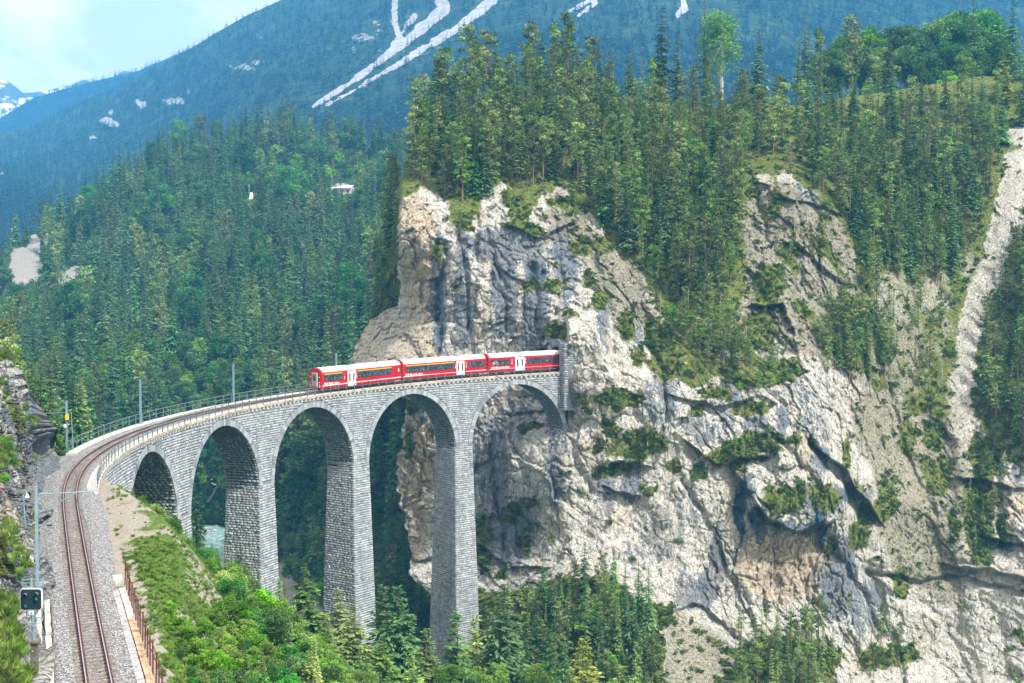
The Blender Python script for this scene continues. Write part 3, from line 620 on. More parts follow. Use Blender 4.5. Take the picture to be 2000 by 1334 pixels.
# rock wall on the left of the track
def lw_xR(y): return np.interp(y, [540, 655, 690, 720, 760, 790, 830, 860, 905, 960, 1040, 1150, 1200, 1250, 1334, 1450], [-90, 2, 26, 46, 61, 74, 82, 94, 99, 88, 85, 88, 80, 72, 68, 62])
lw_tps = TPS([(0, 655, 113), (-90, 560, 122), (61, 760, 117), (94, 860, 127), (99, 900, 129), (0, 800, 90), (50, 850, 101), (50, 760, 110), (88, 960, 107.5), (85, 1040, 90), (88, 1150, 73.5), (80, 1200, 68.0), (72, 1250, 63.2), (68, 1334, 56.3),
              (62, 1040, 80), (60, 960, 91), (62, 1150, 67.5), (20, 1040, 69), (0, 960, 71), (0, 880, 79), (0, 1150, 58.5), (0, 1300, 48), (0, 1334, 46), (-120, 800, 84), (-120, 1000, 62), (-120, 1300, 42), (60, 1450, 48.8), (-120, 1450, 36), (0, 1450, 40), (40, 1230, 59), (30, 1300, 52.2)])
def lw_depth(px, py):
    b = lw_tps(px, py); p = at(px, py, b).reshape(-1, 3)
    edge = sstep(-4, 9, (lw_xR(py) - px)).ravel(); hi = 1 - .55 * sstep(1120, 1240, py).ravel()
    d = (1.3 * fbm(p, 9, 3, 101) + .9 * ridged(p * np.array([1, .5, 1]), 3.2, 3, 103) + .8 * ridged(p * np.array([.7, .5, 2.2]), 1.5, 3, 105) + .3 * fbm(p, .6, 3, 107)) * (edge * .85 + .15) * hi
    return b + d.reshape(px.shape)
LWV = [(8, 880, 22, 30), (12, 905, 30, 20), (48, 812, 12, 22), (64, 830, 8, 12), (22, 700, 12, 18), (3, 740, 12, 16), (30, 1060, 14, 44), (52, 1105, 14, 24), (10, 1040, 14, 30), (12, 1190, 26, 30), (16, 1270, 34, 60), (36, 1325, 22, 26), (68, 1010, 6, 10), (68, 900, 7, 10), (88, 1040, 4, 8), (5, 790, 8, 10), (48, 1160, 10, 12)]
def lw_post(px, py, P):
    q = P.reshape(-1, 3); hy = q[:, 1] + .5 * q[:, 0] + .8 * noise(q, 2.5, 341) + .3 * noise(q, .8, 343); hz = q[:, 2] + .25 * q[:, 1] * .2 + .4 * noise(q, 2, 342) + .15 * noise(q, .6, 344)
    d = .9 * (ridged(q, 4.5, 3, 345) * .5 + .5)
    for su, sv, am, jt in ((3.2, 1.6, .55, .3), (1.3, .6, .32, .2), (.55, .3, .14, .1)):
        rr, jd = cells(hy, hz, su, sv, int(su * 10) + 3); d += am * (rr * .5 + .5) + jt * (1 - sstep(0, .12, jd))
    hi = (1 - .7 * sstep(1180, 1260, py)).ravel() * sstep(0, 1.2, q[:, 2] - 82.0)
    P = P.copy(); P[..., 0] -= (d * hi).reshape(px.shape); return P
def lw_paint(px, py, p):
    P = p.reshape(-1, 3); sh = px.shape; n = 8 * noise(P, 3, 111).reshape(sh) + 6 * noise(P, 1, 112).reshape(sh)
    veg = 0 * px
    for e in LWV: veg = np.maximum(veg, ell(px + n, py - n, e))
    dark = np.clip(sstep(60, 85, px + n) * .3 * (py < 1000) + .42 + .9 * fbm(P, 3, 4, 113).reshape(sh), 0, .8) * (1 - .5 * (py < 800))
    och = np.clip(ell(px, py, (25, 975, 40, 70, .9)) + ell(px, py, (70, 1090, 30, 50, .7)) + .3 * fbm(P, 2, 2, 114).reshape(sh), 0, 1) * .8
    return veg, dark, och, veg * 0
nr2, nc2 = 620, 230
yy = np.linspace(545, 1445, nr2)[:, None] + np.zeros((1, nc2)); xR = lw_xR(yy); xx = -125 + np.linspace(0, 1, nc2)[None] * (xR + 125)
o, _ = ray_sheet('rock_wall', xx, yy, lw_depth, lw_paint, M['rock'], post=lw_post, skirts=[('R', [(-.3, 3, -.3), (-3, 12, -2), (-10, 30, -8)])])
tag(o, kind='structure', label='grey rock wall with grassy ledges left of the track')

# haze: one closed box of even, pale air round everything
me = MB().box(-4500, 4500, -160, 4600, 12.5, 1150).mesh('haze', [])
hm = bpy.data.materials.new('haze_air'); hm.use_nodes = True; t = hm.node_tree; t.nodes.clear()
oo = N(t, 'ShaderNodeOutputMaterial'); pv = N(t, 'ShaderNodeVolumePrincipled'); t.links.new(pv.outputs[0], oo.inputs['Volume'])
pv.inputs['Color'].default_value = (.12, .50, 1.0, 1); pv.inputs['Density'].default_value = 2.15e-4; pv.inputs['Anisotropy'].default_value = 0.0
me.materials.append(hm); hz = link('haze', me); tag(hz, kind='stuff')

# ------------------------------------------------------------------ viaduct
def stone_mat(name, lo, mid, hi, dark=.0):
    m, t, b, o = newmat(name); g = G(t); p = g.wpos(); oi = N(t, 'ShaderNodeObjectInfo')
    tint = g.math('ADD', g.attr('tint'), g.math('MULTIPLY', g.attr('solo'), oi.outputs['Random']))
    n = g.noise(p, 6, 4, .7); n2 = g.noise(p, .22, 4, .6)
    c = g.ramp(tint, (0, lo), (.22, tuple(.5 * (a + c_) for a, c_ in zip(lo, mid))), (.5, mid), (1, hi))
    c = g.mix(g.math('MULTIPLY', g.step(n, .50, .68), .5), c, (.16, .18, .20))
    c = g.mix(g.math('MULTIPLY', g.step(n2, .46, .68), .35), c, (.20, .215, .225))
    sk = g.noise(g.map(p, (1, 1, .12)), .55, 5, .7, .3); c = g.mix(g.math('MULTIPLY', g.step(sk, .52, .66), .42), c, (.13, .145, .155)); c = g.mix(g.math('MULTIPLY', g.step(sk, .42, .34), .35), c, (.55, .55, .53))
    t.links.new(c, b.inputs['Base Color']); b.inputs['Roughness'].default_value = .9; b.inputs['Specular IOR Level'].default_value = .15
    g.bump(n, .05, .8, b); return m
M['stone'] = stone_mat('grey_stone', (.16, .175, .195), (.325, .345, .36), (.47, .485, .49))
M['stone_soffit_shade'] = stone_mat('soffit_stone_shaded', (.11, .135, .14), (.19, .22, .225), (.28, .31, .31))  # same stone in darker tones, shade under the vaults put into the colour
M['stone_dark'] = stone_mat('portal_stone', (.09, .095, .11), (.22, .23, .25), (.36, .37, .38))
M['mortar'] = plain('mortar', (.20, .20, .20), .95, var=.25)
M['mortar_dark'] = plain('mortar_grey_joint', (.22, .23, .235), .95, var=.25)  # even grey mortar of the cores behind the stones
M['concrete'] = plain('pale_concrete', (.46, .44, .40), .9, var=.14, scale=1.2)
M['concrete_edge'] = plain('slab_edge_concrete', (.40, .34, .26), .9, var=.3, scale=1.0)

CEN = [98.6, 123.0, 146.9, 170.6, 194.3]; RAD = 10.0; WALL = 2.72
def wn(s): return np.interp(s, [60, 64, 72, 85, 95], [2.35, 2.35, 2.5, 2.85, 3.0])      # near edge of the deck
def wf_(s): return WALL + 0 * np.asarray(s, float)
def face_o(s): return -(wn(s) - .28)
ZC = [float(railz(c)) - 1.80 for c in CEN]        # crown
ZS = [z - RAD for z in ZC]
SC, SR = 73.6, 2.6; SZC = float(railz(SC)) - 1.15  # the small arch in the abutment
class Stones:
    def __init__(s): s.q = []; s.t = []
    def rows(s, segs, fn, hmean=.035, joint=.016):
        """segs: (u0,u1,v0,v1) arrays of stones; fn(u,v,d) -> points"""
        a = np.array(segs, float)
        if len(a) == 0: return
        u0, u1, v0, v1 = a.T; n = len(a); h = rng.uniform(.01, hmean * 2.2, n); ins = np.minimum(.02, (u1 - u0) * .1)
        j = joint; tl = rng.uniform(-.012, .012, (4, n))
        B = [fn(u, v, 0 * u - .03) for u, v in ((u0 + j, v0 + j), (u1 - j, v0 + j), (u1 - j, v1 - j), (u0 + j, v1 - j))]
        Fr = [fn(u, v, h + tl[k]) for k, (u, v) in enumerate(((u0 + j + ins, v0 + j + ins), (u1 - j - ins, v0 + j + ins), (u1 - j - ins, v1 - j - ins), (u0 + j + ins, v1 - j - ins)))]
        s.q.append(np.stack(B + Fr, 1)); s.t.append(rng.beta(2.5, 2.2, n) * .98)
    def build(s, name, mat, parent, kind='stuff'):
        q = np.concatenate(s.q); n = len(q); b = (np.arange(n) * 8)[:, None, None]
        F = np.array([[4, 5, 6, 7], [0, 1, 5, 4], [1, 2, 6, 5], [2, 3, 7, 6], [3, 0, 4, 7]])[None] + b
        o = link(name, mesh(name, q.reshape(-1, 3), F.reshape(-1, 4), mat, False, dict(tint=np.repeat(np.concatenate(s.t), 5))), parent); tag(o, kind=kind); return o
def chop(u0, u1, mean, off=None):
    """cut a row into stones"""
    out_ = []; u = u0
    while u < u1 - .12:
        w = mean * rnd.uniform(.65, 1.5)
        if u1 - (u + w) < mean * .35: w = u1 - u
        out_.append((u, min(u + w, u1))); u += w
    return out_
viaduct = empty('viaduct', T(64.7)[:3] * [1, 1, 0] + [0, 0, 30], 0, 'curved grey stone viaduct with tall tapering piers and round arches carrying the railway', 'viaduct')
VL = Vector(viaduct.location)
def vlink(o): o.matrix_parent_inverse = Matrix.Translation(-VL); return o
wall = Stones(); soff = Stones()
# spandrel walls, both sides
def spandrel(near):
    segs = []; RH = .34
    z = 66.0
    while z < 86.5:
        z1 = z + RH * rnd.uniform(.85, 1.15); zm = (z + z1) / 2
        s0, s1 = (64.9, 204.2) if near else (86, 204.2)
        # forbidden intervals
        cuts = []
        for c, zs in zip(CEN, ZS):
            re = RAD + .95
            if zm < zs: cuts.append((c - RAD - 30, c + RAD))
            elif zm < zs + re: w = math.sqrt(re * re - (zm - zs) ** 2); cuts.append((c - w, c + w))
        if near and SZC - SR - 3 < zm < SZC: 
            w = SR if zm < SZC - SR else math.sqrt(max(SR * SR - (zm - SZC + SR) ** 2, 0)); cuts.append((SC - w, SC + w))
        # below each springing only the strip above the pier tops remains
        iv = [(s0, s1)]
        for a, b in cuts:
            nv = []
            for p0, p1 in iv:
                if b <= p0 or a >= p1: nv.append((p0, p1)); continue
                if a > p0: nv.append((p0, a))
                if b < p1: nv.append((b, p1))
            iv = nv
        for p0, p1 in iv:
            for a, b in chop(p0 + rnd.uniform(0, .01), p1, .56):
                top = float(railz((a + b) / 2)) - .42
                if z >= top - .08: continue
                # piers: nothing below the springing here (built with the piers)
                zsl = np.interp((a + b) / 2, CEN, ZS)
                if (a + b) / 2 > CEN[0] + 5 and z < zsl - .2: continue
                if (a + b) / 2 <= CEN[0] and z < 70.5: continue
                segs.append((a, b, z, min(z1, top)))
        z = z1
    if near: wall.rows(segs, lambda u, v, d: np.concatenate([T(u, face_o(u) - d)[:, :2], v[:, None]], 1))
    else: wall.rows([(a, b, c, d) for a, b, c, d in segs], lambda u, v, d: np.concatenate([T(u, wf_(u) + d)[:, :2], v[:, None]], 1))
spandrel(True); spandrel(False)
# vault undersides
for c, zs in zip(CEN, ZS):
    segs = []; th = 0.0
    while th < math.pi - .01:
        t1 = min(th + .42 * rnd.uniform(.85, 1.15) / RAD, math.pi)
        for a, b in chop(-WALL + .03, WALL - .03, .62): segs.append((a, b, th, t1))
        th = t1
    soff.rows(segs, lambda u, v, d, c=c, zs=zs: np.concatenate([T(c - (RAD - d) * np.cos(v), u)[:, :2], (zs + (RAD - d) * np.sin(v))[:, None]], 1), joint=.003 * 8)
# core of the arches
core = MB()
def colz(s):
    for c, zs in zip(CEN, ZS):
        if abs(s - c) <= RAD + 1e-6: return zs + math.sqrt(max(RAD ** 2 - (s - c) ** 2, 0))
    return None
cols = [64.9 + .5 * i for i in range(48)]; cols = [s for s in cols if s < CEN[0] - RAD]
def coreseg(a, b, za, zb):
    pa, pb = T(a, float(face_o(a)) + .035), T(b, float(face_o(b)) + .035); qa, qb = T(a, WALL - .035), T(b, WALL - .035)
    ta, tb = float(railz(a)) - .40, float(railz(b)) - .40
    core.hexa([(pa[0], pa[1], za), (pb[0], pb[1], zb), (qb[0], qb[1], zb), (qa[0], qa[1], za), (pa[0], pa[1], ta), (pb[0], pb[1], tb), (qb[0], qb[1], tb), (qa[0], qa[1], ta)])
small = [SC - SR * math.cos(math.pi * i / 10) for i in range(11)]
prev = None
pts_ = [64.9, 67, 69] + small + [78, 80, 82, 84, 86, CEN[0] - RAD]
for a, b in zip(pts_[:-1], pts_[1:]):
    mid = (a + b) / 2
    f = lambda s: (SZC - SR + math.sqrt(max(SR * SR - (s - SC) ** 2, 0))) if SC - SR - 1e-6 <= mid and mid <= SC + SR + 1e-6 and abs(s - SC) <= SR + 1e-6 else 70.0
    if SC - SR < mid < SC + SR:
        # niche: hollow only on the near side
        pa, pb = T(a, float(face_o(a)) + .035), T(b, float(face_o(b)) + .035); core_hi = (f(a), f(b)); coreseg(a, b, *core_hi)
    else: coreseg(a, b, 70.0, 70.0)
core.hexa([tuple(T(SC - SR, .5)[:2]) + (70,), tuple(T(SC + SR, .5)[:2]) + (70,), tuple(T(SC + SR, WALL - .1)[:2]) + (70,), tuple(T(SC - SR, WALL - .1)[:2]) + (70,)] +
          [tuple(T(SC - SR, .5)[:2]) + (SZC + .1,), tuple(T(SC + SR, .5)[:2]) + (SZC + .1,), tuple(T(SC + SR, WALL - .1)[:2]) + (SZC + .1,), tuple(T(SC - SR, WALL - .1)[:2]) + (SZC + .1,)])
for i, c in enumerate(CEN):
    th = [math.pi * k / 40 for k in range(41)]; ss = [c - (RAD + .035) * math.cos(a) for a in th]; zz = [ZS[i] + (RAD + .035) * math.sin(a) for a in th]
    for k in range(40): coreseg(ss[k], ss[k + 1], zz[k], zz[k + 1])
    nxt = CEN[i + 1] - RAD if i < 4 else 204.4
    if nxt > c + RAD: coreseg(c + RAD + .035, nxt - .035, ZS[i] - .4, ZS[i] - .4)
# piers
pier_info = []
for i in range(5):
    if i < 4: s0, s1 = CEN[i] + RAD, CEN[i + 1] - RAD; zt = min(ZS[i], ZS[i + 1])
    sc = (s0 + s1) / 2; a0 = (s1 - s0) / 2; P0 = T(sc); h = Th(sc); tx = np.array([math.cos(h), math.sin(h)]); nx = np.array([-math.sin(h), math.cos(h)])
    if i == 4: continue
    pier_info.append((P0, tx, nx, a0, max(ZS[i], ZS[i + 1])))
# first pier-like abutment wall on the near side of the first opening, and the end block at the tunnel
def pier(P0, tx, nx, a0, zt, zb, kb=1 / 52, kw=1 / 30, w0=WALL, left=True):
    A = lambda z: a0 + (zt - z) * kb; W = lambda z: w0 + (zt - z) * kw
    def pt(al, ac, z): xy = P0[None, :2] + np.asarray(al)[:, None] * tx + np.asarray(ac)[:, None] * nx; return np.concatenate([xy, np.asarray(z, float)[:, None]], 1)
    za, zc = zb, zt; e = .035; c8 = []
    for z in (za, zc):
        for al, ac in ((-1, -1), (1, -1), (1, 1), (-1, 1)): c8.append(tuple(pt([al * (A(z) - e)], [ac * (W(z) - e)], [z])[0]))
    core.hexa(c8)
    for side in range(4):
        segs = []; z = zb
        while z < zt:
            z1 = min(z + .36 * rnd.uniform(.85, 1.15), zt); zm = (z + z1) / 2; L = A(zm) if side < 2 else W(zm)
            for a, b in chop(-L, L, .60): segs.append((a, b, z, z1))
            z = z1
        if side == 0: fn = lambda u, v, d: pt(u, -(W(v) + d), v)
        elif side == 1: fn = lambda u, v, d: pt(u, W(v) + d, v)
        elif side == 2: fn = lambda u, v, d: pt(-(A(v) + d), u, v)
        else: fn = lambda u, v, d: pt(A(v) + d, u, v)
        (wall if side < 2 else wall2).rows(segs, fn)
wall2 = Stones()
for P0, tx, nx, a0, zt in pier_info:
    zb = float(bank_z(np.array([[P0[0]]]), np.array([[P0[1]]]))[0, 0]) - 6
    pier(P0, tx, nx, a0, zt, min(zb, 60))
# left abutment of the first opening, below springing
sA = CEN[0] - RAD - 1.6; h = Th(sA); pier(T(sA), np.array([math.cos(h), math.sin(h)]), np.array([-math.sin(h), math.cos(h)]), 1.6, ZS[0], 64.0)
# right end block standing on the rock below the last springing
sB = CEN[4] + RAD + 2.0; h = Th(sB); pier(T(sB), np.array([math.cos(h), math.sin(h)]), np.array([-math.sin(h), math.cos(h)]), 2.0, ZS[4], ZS[4] - 6, w0=2.5)
vlink(wall.build('stonework', M['stone'], viaduct)); vlink(wall2.build('stonework', M['stone'], viaduct)); vlink(soff.build('vault_stonework', M['stone_soffit_shade'], viaduct))
vlink(core.build('masonry_core', M['mortar_dark'], viaduct))
# voussoirs: every ring stone of the near face is a piece
vm = []
for hh in (.74, .86, .80):
    d = math.pi / 60 / 2 * .93; r0, r1 = RAD - .0, RAD + hh
    v = []
    for y in (.06, -.30):
        for r, a in ((r0, -d), (r0, d), (r1, d), (r1, -d)): v.append((r * math.sin(a), y, r * math.cos(a) - RAD))
    me = mesh('voussoir', v, [(3, 2, 1, 0), (4, 5, 6, 7), (0, 1, 5, 4), (1, 2, 6, 5), (2, 3, 7, 6), (3, 0, 4, 7)], M['stone'])
    a_ = me.attributes.new('solo', 'FLOAT', 'FACE'); a_.data.foreach_set('value', np.full(6, .72, np.float32)); vm.append(me)
for c, zs in zip(CEN, ZS):
    for k in range(60):
        a = math.pi * (k + .5) / 60; s = c - RAD * math.cos(a); p = T(s, float(face_o(s))); z = zs + RAD * math.sin(a)
        hd = Th(s); o = link('voussoir', rnd.choice(vm), viaduct)
        # local x along the track, local -y is into the wall, near face points to the right of the track
        rot = Matrix.Rotation(hd, 4, 'Z') @ Matrix.Rotation(-(math.pi / 2 - a), 4, 'Y')
        off = rnd.uniform(-.01, .03)
        nrm = Vector((math.sin(hd), -math.cos(hd), 0))
        o.matrix_parent_inverse = Matrix.Translation(-VL)
        o.matrix_basis = Matrix.Translation(Vector((p[0], p[1], z)) + nrm * (.0 + off)) @ rot @ Matrix.Scale(-1, 4, (0, 1, 0))
# far ring stones and the small arch ring: joined
ring = MB()
def ringstone(c, zs, rr, dep, a, da, of, sg):
    pts = []
    for dd in (-.3, .06):
        for r, an in ((rr, a - da), (rr, a + da), (rr + dep, a + da), (rr + dep, a - da)):
            s = c - r * math.cos(an); q = T(s, of(s) + sg * dd); pts.append((q[0], q[1], zs + r * math.sin(an)))
    ring.hexa(pts)
for c, zs in zip(CEN, ZS):
    for k in range(60): ringstone(c, zs, RAD, .9, math.pi * (k + .5) / 60, math.pi / 130, wf_, 1)
for k in range(18): ringstone(SC, SZC - SR, SR, .5, math.pi * (k + .5) / 18, math.pi / 40, face_o, -1)
me = ring.mesh('ring_stones', M['stone']); a_ = me.attributes.new('tint', 'FLOAT', 'FACE'); a_.data.foreach_set('value', np.repeat(rng.uniform(.2, .9, len(ring.f) // 6), 6).astype(np.float32))
vlink(tag(link('ring_stones', me, viaduct), kind='stuff'))
# corbels
cm = MB().hexa([(-.17, -.02, -.42), (.17, -.02, -.42), (.17, .16, -.34), (-.17, .16, -.34), (-.17, -.02, 0), (.17, -.02, 0), (.17, .27, 0), (-.17, .27, 0)]).mesh('corbel', plain('pale_corbel_stone', (.66, .65, .62), .85, var=.1))
for side in (-1, 1):
    s = 66.0 if side < 0 else 87.5
    while s < 203.5:
        oo_ = float(face_o(s)) if side < 0 else WALL; p = T(s, oo_, -.425); o = link('corbel', cm, viaduct); o.location = p
        o.matrix_parent_inverse = Matrix.Translation(-VL); o.rotation_euler = (0, 0, Th(s) + (math.pi if side < 0 else 0)); s += 1.0
# deck slabs
def sweep(ss, prof, close=True, uv=None):
    """prof: list of (o,dz) or functions of s"""
    n = len(prof); v = []; f = []
    for s in ss:
        for o_, dz in prof: v.append(tuple(T(float(s), float(o_(s)) if callable(o_) else o_, dz)))
    for i in range(len(ss) - 1):
        for j in range(n if close else n - 1):
            k = (j + 1) % n; f.append((i * n + j, i * n + k, (i + 1) * n + k, (i + 1) * n + j))
    if close: f.append(tuple(range(n))[::-1]); f.append(tuple((len(ss) - 1) * n + j for j in range(n)))
    return v, f
SSn = np.arange(64.6, 204.4, 1.0); SSf = np.arange(86.5, 204.4, 1.0)
mb = MB(); v, f = sweep(SSn, [(lambda s: -wn(s), -.42), (lambda s: -wn(s) + 1.02, -.42), (lambda s: -wn(s) + 1.02, -.10), (lambda s: -wn(s), -.10)]); mb.add(v, f, 0)
n_ = len(SSn) - 1
for i in range(n_): mb.m[i * 4 + 3] = 1
vlink(mb.build('deck_slab', [M['concrete'], M['concrete_edge']], viaduct))
mb = MB(); v, f = sweep(SSf, [(2.0, -.42), (3.08, -.42), (3.08, -.10), (2.0, -.10)]); mb.add(v, f, 0); vlink(mb.build('deck_slab', [M['concrete'], M['concrete_edge']], viaduct))

# tunnel portal: masonry face with bore, lining, and the dark buttress beside it
ps = 204.0; h = Th(ps); PT = T(ps); tun = empty('tunnel_portal', T(ps), h, 'stone tunnel mouth in the cliff at the end of the viaduct', 'tunnel portal')
bore = [(2.05, -.4), (2.1, 1.2), (2.15, 2.4)] + [(2.15 * math.cos(a), 2.4 + 2.0 * math.sin(a)) for a in np.linspace(.15, math.pi - .15, 11)] + [(-2.15, 2.4), (-2.1, 1.2), (-2.05, -.4)]
outer = [(3.6, -.4), (3.5, 1.2), (3.4, 2.6)] + [(3.3 * math.cos(a) * (1.0), 2.7 + 3.0 * math.sin(a)) for a in np.linspace(.15, math.pi - .15, 11)] + [(-3.6, 2.6), (-3.7, 1.2), (-3.8, -.4)]
k = len(bore)
for i in range(k - 1):    # ring blocks (local x along the track, y left, z up)
    b0, b1, o0, o1 = bore[i], bore[i + 1], outer[i], outer[i + 1]
    def lp(p, x, g_=0): return (x, p[0], p[1])
    sh_ = .03; cx_ = [sum(q[j] for q in (b0, b1, o0, o1)) / 4 for j in (0, 1)]
    sq = lambda q: tuple(c_ + (v_ - c_) * .965 for v_, c_ in zip(q, cx_))
    pr = rnd.uniform(-.05, .03)
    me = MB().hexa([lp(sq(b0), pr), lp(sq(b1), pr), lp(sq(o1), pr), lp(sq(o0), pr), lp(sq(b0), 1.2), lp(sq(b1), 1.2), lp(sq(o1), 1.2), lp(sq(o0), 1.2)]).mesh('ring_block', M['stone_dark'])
    a_ = me.attributes.new('solo', 'FLOAT', 'FACE'); a_.data.foreach_set('value', np.ones(6, np.float32)); link('ring_block', me, tun)
mb = MB(); v = []; f = []
for x in (.6, 12, 40):
    for y, z in bore: v.append((x, y * 1.01, z))
for i in range(2):
    for j in range(k - 1): f.append((i * k + j, i * k + j + 1, (i + 1) * k + j + 1, (i + 1) * k + j))
f.append(tuple(2 * k + j for j in range(k)))
mb.add(v, f); mb.build('lining', plain('tunnel_lining', (.06, .06, .06), .95), tun)
bt = Stones(); bc = MB()
by0, by1, bz0, bz1 = -4.15, -2.35, -7.0, 5.0
segs = []; z = bz0
while z < bz1:
    z1 = min(z + .4 * rnd.uniform(.85, 1.15), bz1)
    y1_ = by1 if z > -.5 else by1 + .05
    for a, b in chop(by0, y1_, .6): segs.append((a, b, z, z1))
    z = z1
Rz = np.array([[math.cos(h), -math.sin(h)], [math.sin(h), math.cos(h)]])
bt.rows(segs, lambda u, v, d: np.stack([-.55 - d, u, v], 1))
segs = []; z = bz0
while z < bz1:
    z1 = min(z + .4 * rnd.uniform(.85, 1.15), bz1)
    for a, b in chop(-.55, 2.2, .6): segs.append((a, b, z, z1))
    z = z1
bt.rows(segs, lambda u, v, d: np.stack([u, by0 - d, v], 1))
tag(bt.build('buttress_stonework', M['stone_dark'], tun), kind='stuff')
MB().box(-.52, 2.3, by0 + .03, by1 - .02, bz0, bz1 - .02).build('buttress_core', M['mortar_dark'], tun)

# ------------------------------------------------------------------ railway track
m, t, b, o = newmat('ballast_stone'); g = G(t); pw = g.wpos()
cell = g.vor(pw, 13, 'F1', 'Color'); sepc = N(t, 'ShaderNodeSeparateColor'); t.links.new(cell, sepc.inputs[0])
c = g.ramp(sepc.outputs[0], (.0, (.045, .044, .045)), (.35, (.135, .133, .132)), (.7, (.265, .262, .26)), (1, (.47, .465, .46)))
rust = g.step(g.attr('rust'), .1, .9)
c = g.mix(g.math('MULTIPLY', rust, .30), c, (.15, .10, .08)); c = g.mix(g.math('MULTIPLY', g.step(g.noise(pw, .8, 4, .6), .5, .7), .25), c, (.22, .20, .19))
t.links.new(c, b.inputs['Base Color']); g.bump(g.vor(pw, 13, 'F1', 'Distance'), .07, 1.0, b); M['ballast'] = m
M['rail_side'] = plain('rusty_rail', (.14, .075, .05), .7, .3, var=.2); M['rail_top'] = plain('polished_rail_head', (.62, .60, .58), .28, .9, var=.05)
M['sleeper'] = plain('weathered_sleeper', (.17, .145, .13), .9, var=.25, scale=5); M['rustiron'] = plain('rusty_iron', (.13, .045, .03), .85, .2, var=.35, scale=8)
track = empty('railway_track', T(40.0, 0, -.6), 0, 'single metre gauge track curving on pale ballast onto the viaduct', 'railway track'); TL = Vector(track.location)
def tlink(o): o.matrix_parent_inverse = Matrix.Translation(-TL); return o
# ballast bed: dense strip with uneven surface
SSb = np.arange(-25, 205, .5); OO = np.linspace(-1, 1, 25)
lw_ = np.interp(SSb, [-25, 22, 25, 50, 60, 66, 72, 84, 88, 92], [1.82, 1.82, 2.3, 2.5, 3.0, 4.2, 6.0, 5.0, 2.06, 2.02]); rw_ = np.interp(SSb, [-25, 20, 35, 50, 62, 64, 66, 90], [1.62, 1.65, 2.3, 2.6, 2.5, 1.40, 1.40, 2.0])
BO = np.where(OO[None] > 0, OO[None] * lw_[:, None], OO[None] * rw_[:, None])
zb = np.where(np.abs(BO) < 1.5, -.185, -.185 - .16 * sstep(1.5, 2.4, np.abs(BO)) * (SSb[:, None] < 87))
P = T(SSb[:, None] + 0 * BO, BO, 0); q = P.reshape(-1, 3); P[..., 2] += zb + .035 * noise(q, .9, 121).reshape(BO.shape) - .02 * np.exp(-((np.abs(BO) - .53) / .3) ** 2)
skirtL = P[:, -1:] + [0, 0, -.9]; skirtR = P[:, :1] + [0, 0, -.9]; P2 = np.concatenate([skirtR, P, skirtL], 1); BO2 = np.concatenate([BO[:, :1], BO, BO[:, -1:]], 1)
r_, c_ = P2.shape[:2]; idx = np.arange(r_ * c_).reshape(r_, c_)
ru = np.exp(-((np.abs(BO2) - .45) / .42) ** 2)
tlink(tag(link('ballast', mesh('ballast', P2, np.stack([idx[:-1, :-1], idx[1:, :-1], idx[1:, 1:], idx[:-1, 1:]], -1).reshape(-1, 4), M['ballast'], True, dict(rust=ru.ravel())), track), kind='stuff'))
SSr = np.concatenate([np.arange(-25, 60, 1.5), np.arange(60, 225, .75)])
for sg in (-1, 1):
    mb = MB(); c0 = .53 * sg
    v, f = sweep(SSr, [(c0 - .035, -.02), (c0 + .035, -.02), (c0 + .03, -.045), (c0 + .01, -.05), (c0 + .01, -.13), (c0 + .06, -.15), (c0 - .06, -.15), (c0 - .01, -.13), (c0 - .01, -.05), (c0 - .03, -.045)]); mb.add(v, f, 0)
    v, f = sweep(SSr, [(c0 - .03, -.018), (c0 + .03, -.018), (c0 + .026, .0), (c0 - .026, .0)]); mb.add(v, f, 1)
    tlink(mb.build('rail', [M['rail_side'], M['rail_top']], track))
sm = MB().hexa([(-.11, -.95, -.25), (.11, -.95, -.25), (.11, .95, -.25), (-.11, .95, -.25), (-.09, -.95, -.155), (.09, -.95, -.155), (.09, .95, -.155), (-.09, .95, -.155)])
for sg in (-1, 1):
    for dx in (-.09, .09): sm.box(dx * sg + .53 * 0 - .05, dx * sg + .05, .53 * sg - .13, .53 * sg + .13, -.153, -.10, 1)
sm = sm.mesh('sleeper', [M['sleeper'], M['rustiron']])
s = 2.0; cnt = 0; far_s = MB()
while s < 203:
    if cnt < 298:
        o = link('sleeper', sm, track); o.location = T(s); o.rotation_euler = (0, 0, Th(s)); o.matrix_parent_inverse = Matrix.Translation(-TL)
    else:
        h = Th(s); P0 = T(s); mt = Matrix.Translation(Vector(P0)) @ Matrix.Rotation(h, 4, 'Z')
        far_s.add([mt @ Vector(q) for q in [(-.11, -.95, -.25), (.11, -.95, -.25), (.11, .95, -.25), (-.11, .95, -.25), (-.09, -.95, -.155), (.09, -.95, -.155), (.09, .95, -.155), (-.09, .95, -.155)]], [(4, 5, 6, 7), (0, 1, 5, 4), (1, 2, 6, 5), (2, 3, 7, 6), (3, 0, 4, 7)])
    cnt += 1; s += .60
if far_s.v: tlink(tag(far_s.build('far_sleepers', M['sleeper'], track), kind='stuff'))

